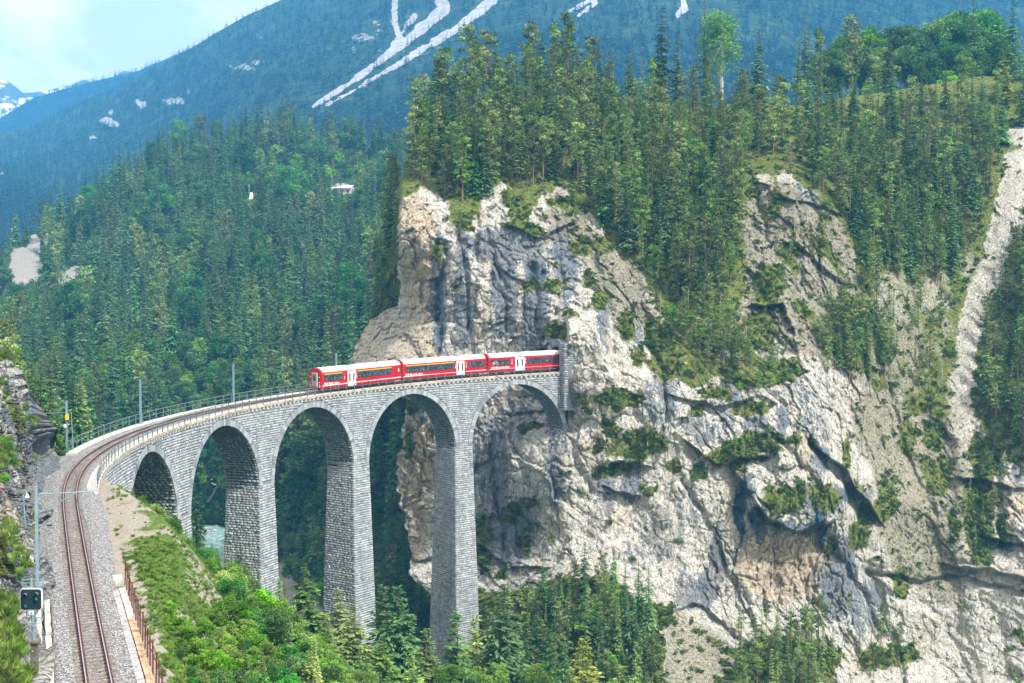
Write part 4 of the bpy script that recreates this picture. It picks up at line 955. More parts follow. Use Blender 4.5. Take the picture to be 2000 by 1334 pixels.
# ------------------------------------------------------------------ railings on the deck
M['galv'] = plain('galvanised_steel', (.12, .16, .17), .6, .1, var=.08); M['mast'] = plain('blue_grey_mast_steel', (.22, .34, .40), .5, .3, var=.08)
def railing(label, of, s0, s1, step):
    r = empty('railing', T(s0), 0, label, 'railing'); L = Vector(r.location); inv = Matrix.Translation(-L)
    pm = MB().box(-.055, .055, -.045, .045, -.12, 1.08).box(-.09, .09, -.07, .07, -.10, -.075).mesh('post', M['galv'])
    ss = np.arange(s0, s1 + .01, step)
    for s in ss:
        o = link('post', pm, r); o.matrix_parent_inverse = inv; o.location = T(s, float(of(s))); o.rotation_euler = (0, 0, Th(s))
    fine = np.arange(s0, s1 + .01, step / 3)
    for dz, rr in ((1.06, .048), (.54, .036)):
        o = MB().tube([T(s, float(of(s)), dz) for s in fine], rr, 6).build('handrail' if dz > 1 else 'mid_rail', M['galv'], r); o.matrix_parent_inverse = inv
railing('long steel railing on the near inner edge of the viaduct, in front of the train', lambda s: -(wn(s) - .10), 64.8, 203.0, 1.92)
railing('long steel railing on the far outer edge of the viaduct, behind the train', lambda s: 2.98, 86.8, 203.0, 1.92)

# ------------------------------------------------------------------ train
M['red'] = plain('red_coach_paint', (.40, .004, .008), .45, var=.08, spec=.25); M['roofw'] = plain('white_roof_paint', (.62, .61, .60), .6, var=.12)
M['white'] = plain('white_paint', (.78, .78, .77), .4, var=.03); M['yellow'] = plain('yellow_stripe_paint', (.75, .48, .02), .4, var=.03)
M['black'] = plain('black_rubber', (.02, .02, .022), .6, var=.1); M['under'] = plain('underframe_grey', (.05, .05, .055), .7, var=.3); M['doorgrey'] = plain('grey_door_paint', (.42, .45, .46), .5, var=.05)
m, t, b, o = newmat('tinted_window'); g = G(t); pw = g.opos()
cw = g.noise(pw, 2.3, 4, .7, .5)
t.links.new(g.ramp(cw, (.40, (.012, .02, .03)), (.52, (.03, .05, .08)), (.60, (.16, .13, .06)), (.66, (.05, .07, .10)), (.74, (.22, .21, .20))), b.inputs['Base Color']); b.inputs['Roughness'].default_value = .06; b.inputs['Specular IOR Level'].default_value = .8; M['glass'] = m
def ftext(name, body, size, mat, parent, loc, rot, ext=.004, shear=0.0):
    c = bpy.data.curves.new(name, 'FONT'); c.body = body; c.size = size; c.extrude = ext; c.resolution_u = 2; c.materials.append(mat); c.shear = shear; c.offset = size * .012
    o = bpy.data.objects.new(name, c); COL.objects.link(o); o.parent = parent; o.location = loc; o.rotation_euler = rot
    bpy.context.view_layer.update(); me = bpy.data.meshes.new_from_object(o); me.name = name; bpy.data.objects.remove(o)
    o = link(name, me, parent, loc); o.rotation_euler = rot; return o
def coach(s0, s1, label, bands, doors, small, words, nums, stripes):
    a = T(s0); b = T(s1); L = float(np.linalg.norm((b - a)[:2])); h = math.atan2(b[1] - a[1], b[0] - a[0])
    r = empty('passenger_coach', a, h, label, 'train coach', 'red coaches of the train on the viaduct')
    r.rotation_euler = (0, -math.atan2(b[2] - a[2], L), h)
    W = 1.33; z0, z1 = .48, 3.0
    # body: cross-section swept along x, with rounded ends
    sec = [(-W + .10, z0), (-W + .02, .75), (-W, 1.0), (-W, 2.55), (-W + .03, z1), (-W + .03, z1 + .005)]
    roof = [(-W + .03, z1 + .003), (-W + .12, 3.22), (-W + .38, 3.50), (-.55, 3.66), (0, 3.70), (.55, 3.66), (W - .38, 3.50), (W - .12, 3.22), (W - .03, z1 + .003)]
    body = MB(); full = [(-W + .10, z0), (-W + .02, .75), (-W, 1.0), (-W, 2.55), (-W + .03, z1)] + [(-W + .12, 3.20), (-W + .38, 3.48), (-.55, 3.64), (0, 3.68), (.55, 3.64), (W - .38, 3.48), (W - .12, 3.20)] + [(W - .03, z1), (W, 2.55), (W, 1.0), (W - .02, .75), (W - .10, z0)]
    n = len(full); v = []; xs_ = [(0, .93), (.10, .985), (.22, 1), (L - .22, 1), (L - .10, .985), (L, .93)]
    for x, k_ in xs_:
        for y, z in full: v.append((x, y * k_, z0 + (z - z0) * (.985 + .015 * k_ if k_ < 1 else 1)))
    f = [(i * n + j, (i + 1) * n + j, (i + 1) * n + (j + 1) % n, i * n + (j + 1) % n) for i in range(len(xs_) - 1) for j in range(n)]
    f += [tuple(range(n)), tuple((len(xs_) - 1) * n + j for j in range(n))[::-1]]
    body.add(v, f); body.build('body', M['red'], r)
    rf_ = MB(); v = []; m_ = len(roof)
    for x in (.30, L - .30):
        for y, z in roof: v.append((x, y, z))
        for y, z in roof[::-1]: v.append((x, y * .97, z - .04))
    n2 = 2 * m_; f = [(j, n2 + j, n2 + (j + 1) % n2, (j + 1) % n2) for j in range(n2)] + [tuple(range(n2)), tuple(n2 + j for j in range(n2))[::-1]]
    rf_.add(v, f); ro = rf_.build('roof', M['roofw'], r)
    for xd in [(d0 + d1) / 2 for d0, d1 in doors]:
        MB().box(xd * L - .55, xd * L + .55, -.95, -.15, 3.56, 3.75).build('roof_unit', M['doorgrey'], ro)
        g1 = MB()
        for q in range(5): g1.box(xd * L - .45 + q * .2, xd * L - .37 + q * .2, -.9, -.2, 3.752, 3.765)
        g1.build('grille', M['under'], ro)
    for side in (-1, 1):
        fy = lambda y, d: (side * y, side * (y + d))
        y0, y1 = sorted(fy(W, .012))
        for (a0, a1, np_, st) in bands:
            wb = MB().box(a0 * L, a1 * L, *sorted((side * W, side * (W + .012))), 1.58, 2.62).build('window_band', M['black'], r)
            wd = (a1 - a0) * L / np_
            for q in range(np_):
                MB().box(a0 * L + q * wd + .07, a0 * L + (q + 1) * wd - .07, *sorted((side * (W + .004), side * (W + .02))), 1.66, 2.54).build('window', M['glass'], wb)
            if st: MB().box(a0 * L - .02, a1 * L + .02, *sorted((side * W, side * (W + .010))), 2.64, 2.76).build('yellow_stripe', M['yellow'], r)
        for d0, d1 in doors:
            dr = MB().box(d0 * L, d1 * L, *sorted((side * (W - .02), side * (W + .03))), .62, 2.86).build('door', M['white'], r)
            md = (d0 + d1) / 2 * L; hw = (d1 - d0) * L / 2
            for q in (-1, 1):
                MB().box(md + q * hw * .5 - .17, md + q * hw * .5 + .17, *sorted((side * (W + .02), side * (W + .04))), 1.2, 2.5).build('door_window', M['glass'], dr)
            MB().box(md - .02, md + .02, *sorted((side * (W + .02), side * (W + .036))), .64, 2.84).build('door_seam', M['under'], dr)
            MB().box(d0 * L, d1 * L, *sorted((side * (W - .1), side * (W + .09))), .50, .60).build('step', M['doorgrey'], r)
        # the white waist line, broken at the doors
        x = .25
        for d0, d1 in doors + [(None, None)]:
            xe = d0 * L - .05 if d0 is not None else L - .25
            MB().box(x, xe, *sorted((side * (W - .004), side * (W + .010))), .92, 1.03).build('white_line', M['white'], r)
            if d0 is not None: x = d1 * L + .05
        for a0, a1 in small:
            wb = MB().box(a0 * L, a1 * L, *sorted((side * W, side * (W + .012))), 1.75, 2.55).build('window_band', M['black'], r)
            MB().box(a0 * L + .08, a1 * L - .08, *sorted((side * (W + .004), side * (W + .018))), 1.86, 2.46).build('window', plain('frosted_pane', (.25, .38, .22), .4), wb)
        MB().box(L * .58, L * .58 + 1.1, *sorted((side * W, side * (W + .008))), 1.16, 1.26).build('vent_slot', M['black'], r)
    ftext('operator_lettering', words, .46, M['white'], r, (.55, -W - .006, 1.10), (math.pi / 2, 0, 0), shear=.15)
    for x, n_, sz in nums: ftext('class_numeral', n_, sz, M['white'], r, (x * L, -W - .006, 2.3), (math.pi / 2, 0, 0))
    for x, n_, sz in nums:
        MB().box(x * L + .02, x * L + .16, -W - .008, -W, 1.70, 1.86).box(x * L + .02, x * L + .16, -W - .008, -W, 1.98, 2.10).build('pictogram', M['white'], r)
    # ends
    for x, sg in ((0, -1), (L, 1)):
        MB().box(min(x, x + sg * .16), max(x, x + sg * .16), -.55, .55, .85, 2.98).build('gangway_frame', M['doorgrey'], r)
        gd = MB().box(min(x + sg * .15, x + sg * .19), max(x + sg * .15, x + sg * .19), -.42, .42, .9, 2.86).build('gangway_door', M['under'] if sg > 0 else plain('gangway_door_grey', (.22, .26, .27), .5), r)
        MB().box(min(x + sg * .19, x + sg * .20), max(x + sg * .19, x + sg * .20), -.25, .25, 1.75, 2.6).build('window', M['glass'], gd)
        lf = MB()
        for y in (-.95, .95):
            for z in (.85, 1.1, 1.5, 2.3): lf.box(min(x, x + sg * .07), max(x, x + sg * .07), y - .06, y + .06, z - .06, z + .06)
        lf.build('end_fittings', M['white'], r)
        MB().tube([(x, 0, .62), (x + sg * .24, 0, .62)], .13, 10).build('coupler', M['under'], r)
    # underframe and bogies
    MB().box(L * .27, L * .72, -1.0, 1.0, .22, .50).box(.3, L - .3, -.9, .9, .44, .52).build('underframe', M['under'], r)
    for xb in (2.3, L - 2.3):
        bg_ = MB()
        for y in (-.72, .72): bg_.box(xb - 1.15, xb + 1.15, y - .06, y + .06, .30, .50)
        bg_.box(xb - .2, xb + .2, -.8, .8, .3, .48); bo = bg_.build('bogie', M['under'], r)
        for dx in (-.9, .9):
            for y in (-.53, .53): MB().tube([(xb + dx, y - .05, .345), (xb + dx, y + .05, .345)], .345, 18).build('wheel', M['rail_side'], bo)
    return r
coach(151.1, 169.6, 'rear red coach at the left end of the train with grey gangway door', [(.036, .25, 2, True), (.435, .867, 4, True)], [(.312, .41)], [(.945, .975)], 'RhB Viafier retica', [(.268, '1', .3), (.418, '1', .3)], True)
coach(170.1, 188.5, 'middle red coach of the train with yellow stripe over its long left window band', [(.04, .605, 5, True), (.775, .978, 2, False)], [(.627, .722)], [], 'RhB Ferrovia retica', [(.608, '1', .26), (.74, '2', .42)], True)
c3 = coach(189.1, 207.3, 'front red coach of the train running into the tunnel mouth, no yellow stripe', [(.03, .24, 2, False), (.43, .86, 5, False)], [(.30, .405)], [(.93, .97)], 'RhB Rhätische Bahn', [(.258, '2', .42), (.412, '2', .42)], False)
# bicycle sign beside the first window of the front coach
mb = MB(); wy = -1.33 - .02
for cx0 in (.95, 1.75):
    mb.tube([(cx0 + .24 * math.cos(a), wy, 1.95 + .24 * math.sin(a)) for a in np.linspace(0, 2 * math.pi, 17)], .02, 4)
mb.tube([(.95, wy, 1.95), (1.2, wy, 2.3), (1.6, wy, 2.3), (1.35, wy, 1.95), (1.2, wy, 2.3)], .02, 4); mb.tube([(1.35, wy, 1.95), (.95, wy, 1.95)], .02, 4); mb.tube([(1.75, wy, 1.95), (1.6, wy, 2.3), (1.5, wy, 2.42)], .02, 4)
mb.build('bicycle_pictogram', M['white'], c3)

# ------------------------------------------------------------------ plants: meshes one unit tall
def cards(Cn, U, Vv, fold=.0):
    Cn, U, Vv = (np.asarray(a, float) for a in (Cn, U, Vv)); n = len(Cn)
    q = np.stack([Cn - U, Cn + Vv - .1 * U, Cn + U, Cn - Vv - .1 * U], 1); return q.reshape(-1, 3), np.arange(4 * n).reshape(n, 4)
def unit(a): return a / (np.linalg.norm(a, axis=-1, keepdims=True) + 1e-9)
def crown_mesh(name, Cn, U, Vv, tint, mat):
    v, f = cards(Cn, U, Vv); return mesh(name, v, f, mat, False, dict(tint=np.clip(tint, 0, 1)))
def trunk_mesh(name, mat, h, r, limbs=(), bend=.01, seed=0, n=6):
    rr = random.Random(seed); mb = MB(); k = 6; pts = [(bend * math.sin(i * 1.3 + seed) * (i / k), bend * math.cos(i * 1.7 + seed) * (i / k), h * i / k - (.03 if i == 0 else 0)) for i in range(k + 1)]
    mb.tube(pts, r, n, r2=r * .18)
    for a, b, lr in limbs: mb.tube([a, b], lr, 3, r2=lr * .4)
    return mb.mesh(name, mat)
def spruce_crown(seed, W=.17, nw=34, nb=7, base=.07, mat=None, droop=.35, name='crown', sparse=0, cs=1.0, per=3):
    g = np.random.default_rng(seed); Cn = []; U = []; Vv = []; ti = []
    for i in range(nw):
        t = base + (1 - base) * (i + g.uniform(-.3, .3)) / nw; t = min(max(t, base), .985); r0 = W * (1 - t) ** .82 + .010
        r0 *= g.uniform(.78, 1.15)
        for b in range(nb if t < .8 else 5):
            if g.random() < sparse: continue
            az = g.uniform(0, 2 * math.pi); bt_ = g.uniform(-.25, .35); r = r0 * g.uniform(.7, 1.15); d = np.array([math.cos(az), math.sin(az), -droop * (1 - t) + .25 * (t > .75)]); lat = np.array([-math.sin(az), math.cos(az), 0])
            for q in range(per):
                fq = (q + .6) / per; P_ = np.array([0, 0, t]) + d * r * fq + np.array([0, 0, -.08 * r * fq ** 2 + .02 * r * 0])
                l = max(r * .30, .011) * cs; w = l * .34
                for a_ in (-.75, 0, .75):
                    dd = d * math.cos(a_) + lat * math.sin(a_) * 1.0; dd = dd / np.linalg.norm(dd); dd[2] -= .18 * abs(a_) + g.uniform(0, .25)
                    if a_ == 0 and q < per - 1 and per > 2: continue
                    c_ = P_ + dd * l * .7 * (a_ != 0) + g.normal(0, .004, 3); wv_ = np.cross(dd, [0, 0, 1]) + g.normal(0, .35, 3); wv_ = wv_ / (np.linalg.norm(wv_) + 1e-6)
                    Cn.append(c_); U.append(dd * l * g.uniform(.8, 1.2)); Vv.append(wv_ * w * 1.25); ti.append(.1 + bt_ + g.uniform(0, .35) + .45 * fq ** 2)  # tips lighter as new growth; branch highlights and dark gaps painted in
    return crown_mesh(name, Cn, U, Vv, np.array(ti), mat)
def clump_crown(seed, clumps, per, size, mat, name='crown', flat=.6, up=.3, elong=1.0):
    """clumps: (x,y,z,r)"""
    g = np.random.default_rng(seed); cl = np.array(clumps); n = len(cl) * per; ci = np.repeat(np.arange(len(cl)), per)
    d = unit(g.normal(0, 1, (n, 3))); rad = g.uniform(.35, 1, (n, 1)) ** .6; off = d * rad * cl[ci, 3:4]; off[:, 2] *= flat
    Cn = cl[ci, :3] + off; U = unit(d * np.array([1, 1, .6]) + g.normal(0, .6, (n, 3)) + [0, 0, up]) ; Vv = unit(np.cross(U, g.normal(0, 1, (n, 3))))
    s_ = size * g.uniform(.7, 1.3, (n, 1)); base = np.repeat(g.uniform(-.3, .4, len(cl)), per)
    return crown_mesh(name, Cn, U * s_ * elong, Vv * s_ * .55, .35 + base + g.uniform(-.3, .3, n) + .2 * (off[:, 2] / (cl[ci, 3] + 1e-6)), mat)  # clump tops lighter: light from above put into the tint
def pine_parts(seed, mats, base=.42, W=.13, ncl=38, per=34, size=.0165, hi=False):
    g = np.random.default_rng(seed); cl = []; limbs = []; lean = g.normal(0, .02, 2)
    for i in range(ncl):
        t = base + (1.0 - base) * (i + g.random()) / ncl; prof = math.sin(min((t - base) / (1 - base) + .12, 1) * math.pi * .86) ** .7
        r = W * prof * g.uniform(.45, 1.1); az = g.uniform(0, 6.283) ; x, y = r * math.cos(az) + lean[0] * t, r * math.sin(az) + lean[1] * t
        cl.append((x, y, t - .01, .030 + .028 * g.random() + .012 * prof)); limbs.append(((lean[0] * t, lean[1] * t, t - .03 - r * .25), (x, y, t - .015), .0035))
    for i in range(7):
        t = g.uniform(base * .5, base); az = g.uniform(0, 6.28); r = .05; limbs.append(((0, 0, t), (r * math.cos(az), r * math.sin(az), t - .01), .002))
    return clump_crown(seed, cl, per, size, mats[0], flat=.55), trunk_mesh('trunk', mats[1], .97, .0125, limbs, .012, seed)
def broad_parts(seed, mats, ncl=46, per=60, size=.022, W=.33, base=.22, tall=1.0):
    g = np.random.default_rng(seed); cl = []; limbs = []
    for i in range(ncl):
        u = g.uniform(-1, 1); az = g.uniform(0, 6.283); s_ = math.sqrt(1 - u * u); R_ = g.uniform(.62, 1.0)
        lump = 1 + .18 * math.sin(3 * az + seed) * s_
        x, y, z = W * lump * R_ * s_ * math.cos(az) * .82, W * lump * R_ * s_ * math.sin(az) * .82, base + (1 - base) * (.5 + .44 * u * R_)
        cl.append((x, y, z, .075 + .05 * g.random())); 
        if i % 4 == 0: limbs.append(((0, 0, max(base * .7, z * .45)), (x * .8, y * .8, z), .008))
    return clump_crown(seed, cl, per, size, mats[0], flat=.75, up=.1), trunk_mesh('trunk', mats[1], .8, .022, limbs, .015, seed)
def dead_parts(seed, mat):
    g = random.Random(seed); limbs = []
    for i in range(34):
        t = g.uniform(.25, .97); az = g.uniform(0, 6.28); r = (.05 + .11 * (1 - t)) * g.uniform(.5, 1.2); limbs.append(((0, 0, t), (r * math.cos(az), r * math.sin(az), t - g.uniform(-.02, .05)), .003))
    return trunk_mesh('trunk', mat, 1.0, .013, limbs, .02, seed)
M['bark'] = plain('grey_brown_bark', (.12, .095, .075), .95, var=.3, scale=6); M['bark_pine'] = plain('reddish_pine_bark', (.24, .135, .08), .95, var=.3, scale=4); M['bark_white'] = plain('pale_bark', (.50, .48, .44), .9, var=.25, scale=4); M['deadwood'] = plain('grey_deadwood', (.36, .33, .30), .95, var=.2)
F_ = dict(spruce=foliage('spruce_needles', (.015, .06, .018), (.15, .31, .08)), pine=foliage('pine_needles', (.038, .09, .018), (.32, .44, .10), hue=.04), larch=foliage('larch_needles', (.05, .13, .035), (.20, .33, .10), .35), broad=foliage('broad_leaves', (.018, .085, .02), (.14, .34, .06), .35, hue=.05),
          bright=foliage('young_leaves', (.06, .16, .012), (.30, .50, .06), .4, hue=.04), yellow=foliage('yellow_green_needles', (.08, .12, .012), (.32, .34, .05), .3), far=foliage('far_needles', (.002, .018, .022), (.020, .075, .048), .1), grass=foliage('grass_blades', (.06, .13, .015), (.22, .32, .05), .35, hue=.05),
          moss=foliage('dwarf_shrub_leaves', (.035, .075, .012), (.19, .26, .045), .25, hue=.05))
KIND = {}
KIND['spruce'] = [(spruce_crown(s_, W=w_, mat=F_['spruce'], nw=30, nb=7, per=2), trunk_mesh('trunk', M['bark'], .97, .0115, (), .004, s_)) for s_, w_ in ((1, .15), (2, .175), (3, .13), (4, .16))]
KIND['spruce_hi'] = [(spruce_crown(s_, W=w_, mat=F_['spruce'] if s_ != 13 else F_['yellow'], nw=56, nb=11, per=4, cs=.75), trunk_mesh('trunk', M['bark'], .97, .0115, (), .004, s_)) for s_, w_ in ((11, .17), (12, .19), (13, .19))]
KIND['slim'] = [(spruce_crown(s_, W=w_, mat=F_['pine'], nw=26, nb=6, base=b_, per=2, droop=.1, sparse=.15, cs=1.15), trunk_mesh('trunk', M['bark'], .97, .0105, (), .012, s_)) for s_, w_, b_ in ((21, .095, .22), (22, .08, .30), (23, .11, .18), (24, .09, .12))]
KIND['pine'] = [pine_parts(s_, (F_['pine'], M['bark_pine']), base=b_, W=w_) for s_, b_, w_ in ((31, .32, .13), (32, .20, .12), (33, .42, .14), (34, .14, .13), (35, .26, .11), (36, .1, .15), (37, .38, .12))]
KIND['pine_hi'] = [(spruce_crown(s_, W=w_, mat=F_[m_], nw=44, nb=9, base=b_, per=4, droop=-.15, sparse=.22, cs=.85), trunk_mesh('trunk', M['bark_pine'], .97, .011, (), .012, s_)) for s_, w_, b_, m_ in ((41, .19, .12, 'pine'), (42, .165, .24, 'larch'), (43, .215, .08, 'pine'), (44, .14, .30, 'pine'))]
KIND['larch'] = [(spruce_crown(s_, W=w_, mat=F_['larch'], nw=28, nb=6, base=.16, per=3, droop=.05, sparse=.25, cs=.8), trunk_mesh('trunk', M['bark'], .98, .012, (), .008, s_)) for s_, w_ in ((51, .15), (52, .17))]
KIND['broad'] = [broad_parts(s_, (F_['broad'], M['bark']), ) for s_ in (61, 62, 63)]
KIND['bright'] = [broad_parts(s_, (F_['bright'], M['bark']), ncl=40, per=46, size=.03, W=.42, base=.02) for s_ in (71, 72, 73)]
KIND['bush_hi'] = [broad_parts(s_, (F_['bright'] if s_ != 83 else F_['broad'], M['bark']), ncl=70, per=90, size=.021, W=.46, base=.0) for s_ in (81, 82, 83)]
KIND['grove'] = [broad_parts(s_, (F_['broad'] if s_ != 66 else F_['bright'], M['bark']), ncl=80, per=80, size=.022, W=.40, base=.05) for s_ in (64, 65, 66)]
KIND['aspen'] = [broad_parts(s_, (F_['larch'], M['bark_white']), ncl=60, per=60, size=.013, W=.16, base=.28) for s_ in (91,)]
KIND['dead'] = [(None, dead_parts(s_, M['deadwood'])) for s_ in (95, 96)]
KIND['dwarf'] = [(clump_crown(s_, [(np.random.default_rng(s_ + k).uniform(-.5, .5), np.random.default_rng(s_ + k + 50).uniform(-.5, .5), np.random.default_rng(s_ + k + 90).uniform(.15, .6), .3) for k in range(7)], 22, .14, F_['moss']), None) for s_ in (101, 102, 103)]

def scatter(name, pts, sc_, variants, parent=None, tilt=.06, idx=None):
    """plants nobody could count: points carrying instances, one object"""
    pts = np.asarray(pts, float); n = len(pts)
    me = bpy.data.meshes.new(name); me.vertices.add(n); me.vertices.foreach_set('co', pts.astype(np.float32).ravel())
    def A(nm, typ, arr, key): a = me.attributes.new(nm, typ, 'POINT'); a.data.foreach_set(key, np.ascontiguousarray(arr).ravel())
    A('size', 'FLOAT', np.asarray(sc_, np.float32), 'value')
    A('turn', 'FLOAT_VECTOR', np.stack([rng.normal(0, tilt, n), rng.normal(0, tilt, n), rng.uniform(0, 6.283, n)], 1).astype(np.float32), 'vector')
    A('variant', 'INT', (rng.integers(0, len(variants), n) if idx is None else idx).astype(np.int32), 'value')
    o = link(name, me, parent); tag(o, kind='stuff'); gt = bpy.data.node_groups.new(name, 'GeometryNodeTree')
    gt.interface.new_socket('Geometry', in_out='INPUT', socket_type='NodeSocketGeometry'); gt.interface.new_socket('Geometry', in_out='OUTPUT', socket_type='NodeSocketGeometry')
    gi = gt.nodes.new('NodeGroupInput'); go = gt.nodes.new('NodeGroupOutput'); jn = gt.nodes.new('GeometryNodeJoinGeometry')
    def na(nm, dt): a = gt.nodes.new('GeometryNodeInputNamedAttribute'); a.data_type = dt; a.inputs[0].default_value = nm; return a.outputs[0]
    for i, parts in enumerate(variants):
        cj = gt.nodes.new('GeometryNodeJoinGeometry')
        for pm in parts:
            if pm is None: continue
            io = bpy.data.objects.new(name + '_source', pm); inf = gt.nodes.new('GeometryNodeObjectInfo'); inf.inputs[0].default_value = io; gt.links.new(inf.outputs['Geometry'], cj.inputs[0])
        ip = gt.nodes.new('GeometryNodeInstanceOnPoints'); cmpn = gt.nodes.new('FunctionNodeCompare'); cmpn.data_type = 'INT'; cmpn.operation = 'EQUAL'
        gt.links.new(na('variant', 'INT'), cmpn.inputs[2]); cmpn.inputs[3].default_value = i
        gt.links.new(gi.outputs[0], ip.inputs['Points']); gt.links.new(cmpn.outputs[0], ip.inputs['Selection']); gt.links.new(cj.outputs[0], ip.inputs['Instance'])
        e2r = gt.nodes.new('FunctionNodeEulerToRotation'); gt.links.new(na('turn', 'FLOAT_VECTOR'), e2r.inputs[0]); gt.links.new(e2r.outputs[0], ip.inputs['Rotation']); gt.links.new(na('size', 'FLOAT'), ip.inputs['Scale'])
        gt.links.new(ip.outputs[0], jn.inputs[0])
    gt.links.new(jn.outputs[0], go.inputs[0]); md = o.modifiers.new('instances', 'NODES'); md.node_group = gt; return o


# ------------------------------------------------------------------ masts, wires, signal and other small things
def mast(p, h, rz, label, group=None, arms=()):
    r = empty('catenary_mast', p, rz, label, 'mast', group)
    MB().box(-.13, -.05, -.09, .09, -.3, h).box(.05, .13, -.09, .09, -.3, h).box(-.05, .05, -.03, .03, -.3, h).build('post', M['mast'], r)
    MB().box(-.2, .2, -.2, .2, -.25, .06).build('base_plate', M['galv'], r)
    MB().box(-.15, .15, -.11, .11, h, h + .03).build('cap', M['galv'], r); return r
M['insul'] = plain('brown_insulator', (.10, .05, .03), .35, var=.1); M['wire'] = plain('wire_copper', (.10, .11, .11), .5, .6)
def wire(name, pts, r, label, cat='wire'):
    o = MB().tube(pts, r, 4).build(name, M['wire']); tag(o, label, cat); return o
m1 = mast((*at(73.5, 1160, 74)[:2], 82.1), 6.6, Th(30), 'tall blue grey catenary mast with bracket arm behind the signal')
def lpt(o, wp): return Vector(o.matrix_basis.inverted() @ Vector(wp)) if True else None
def local(o, wp):
    q = Vector(wp) - Vector(o.location); c_, s_ = math.cos(-o.rotation_euler[2]), math.sin(-o.rotation_euler[2]); return Vector((q.x * c_ - q.y * s_, q.x * s_ + q.y * c_, q.z))
A1 = at(66, 966, 74); B1 = at(176, 960, 74.5); MB().tube([local(m1, A1), local(m1, B1)], .035, 6).build('bracket_arm', M['mast'], m1)
MB().tube([local(m1, at(69, 1006, 74)), local(m1, at(150, 962, 74.3))], .03, 6).build('bracket_strut', M['mast'], m1)
MB().tube([local(m1, at(70, 1027, 74)), local(m1, at(92, 1026, 74))], .03, 6).build('lower_arm', M['mast'], m1)
MB().tube([local(m1, at(92, 1026, 74)), local(m1, at(102, 1025.5, 74))], .06, 8).build('insulator', M['insul'], m1)
MB().tube([local(m1, at(58, 1092, 73.8)), local(m1, at(69, 1092, 74))], .02, 5).build('sign_bracket', M['mast'], m1)
m2 = mast((*at(131, 879, 136)[:2], 82.75), 5.4, Th(90), 'blue grey catenary mast with yellow box at the start of the far railing')
post2 = MB().tube([local(m2, at(139, 805, 136)), local(m2, at(143, 880, 136))], .05, 6).build('stay_pole', M['mast'], m2)
MB().tube([local(m2, at(75, 808, 137)), local(m2, at(131, 805.5, 136))], .045, 6).build('bracket_arm', M['mast'], m2)
MB().tube([local(m2, at(79, 836, 137)), local(m2, at(116, 807, 136.3))], .03, 6).build('bracket_strut', M['mast'], m2)
q = local(m2, at(131, 815, 135.7)); MB().box(q.x - .2, q.x + .2, q.y - .15, q.y + .15, q.z - .26, q.z + .26).tube([(q.x, q.y, q.z + .26), (q.x, q.y, q.z + .4)], .1, 8).build('yellow_box', M['yellow'], m2)
q = local(m2, at(127, 832, 135.7)); MB().box(q.x - .15, q.x + .15, q.y - .1, q.y + .1, q.z - .15, q.z + .15).build('white_box', M['white'], m2)
m2b = mast((*at(75, 880, 137)[:2], 82.6), 4.55, Th(90), 'short blue mast half hidden behind the left rock wall')
for s_, h_, lb in [(110.8, 5.4, 'blue grey mast above the first arch on the far railing'), (135.1, 5.45, 'pale blue mast above the second arch, left of the train'), (159.0, 5.4, 'mast behind the rear coach, only its top showing'), (182.8, 5.4, 'mast behind the middle coach, only its top showing')]:
    mm = mast(T(s_, 2.78, -.1), h_ + .1, Th(s_), lb, 'masts along the viaduct'); MB().tube([(0, -.1, h_ - .35), (0, -.75, h_ - .3)], .025, 5).build('bracket', M['mast'], mm); MB().tube([(0, -.45, h_ - .33), (0, -.65, h_ - .31)], .06, 8).build('insulator', M['insul'], mm)
wire('contact_wire', [T(s_, .15 * math.sin(s_ * .26), 4.35 + .06 * math.cos(s_ * .26)) for s_ in np.arange(8, 204, 3.0)], .017, 'thin contact wire hanging above the track along the viaduct')
wire('messenger_wire', [T(s_, 2.2 + .15 * math.sin(s_ * .26), 5.1 - .35 * math.sin((s_ - 86.7) / 24.1 * math.pi) ** 2) for s_ in np.arange(86.7, 204, 2.0)], .016, 'thin wire strung between the tops of the masts on the viaduct')
wire('tension_wire', [tuple(at(139, 843, 136)), tuple(T(110.8, 2.0, 5.1))], .012, 'wire slanting up from the yellow box mast to the next mast')
wire('tension_wire', [tuple(at(119, 838, 136.5)), tuple(at(137, 844, 136)), ], .012, 'short wire at the foot of the yellow box mast bracket')
# lamp on a bent pipe
lp = empty('gooseneck_lamp', at(48.5, 1022, 78.5), 0, 'small lamp on a bent pale blue pipe against the left rock', 'lamp')
a = [local(lp, at(x, y, 78.5)) for x, y in [(48.5, 1022), (45.5, 968), (47, 962), (50.5, 961), (53, 965)]]; MB().tube(a, .05, 6).build('pipe', M['mast'], lp); MB().tube([a[-1], a[-1] + Vector((0, 0, -.2))], .06, 8, r2=.14).build('lamp_head', M['white'], lp)
# signal
sg = empty('railway_signal', (*at(67, 1316, 58.3)[:2], 82.3), 0, 'black railway signal panel with white rim and green lamps on a blue post', 'signal')
U_ = 58.3 / 2500.8; zc = lambda y: CAMZ + (565.1 - y) * U_ - 82.3; xc = lambda x: (x - 67) * U_
MB().tube([(xc(62), 0.1, zc(1136)), (xc(64.5), .1, zc(1262))], .055, 8).build('post', M['mast'], sg)
x0, x1, z0, z1, c_ = xc(42), xc(85.5), zc(1196.5), zc(1153.5), .11
octo = lambda e: [(x0 + c_ + 0, z0 + e), (x1 - c_, z0 + e), (x1 - e, z0 + c_), (x1 - e, z1 - c_), (x1 - c_, z1 - e), (x0 + c_, z1 - e), (x0 + e, z1 - c_), (x0 + e, z0 + c_)]
pn = MB().prism(octo(0), -.06, .03).build('rim', M['white'], sg); M['panel'] = plain('signal_panel_black', (.012, .03, .05), .5, var=.1)
pn = MB().prism(octo(.035), -.085, -.055).build('panel', M['panel'], sg)
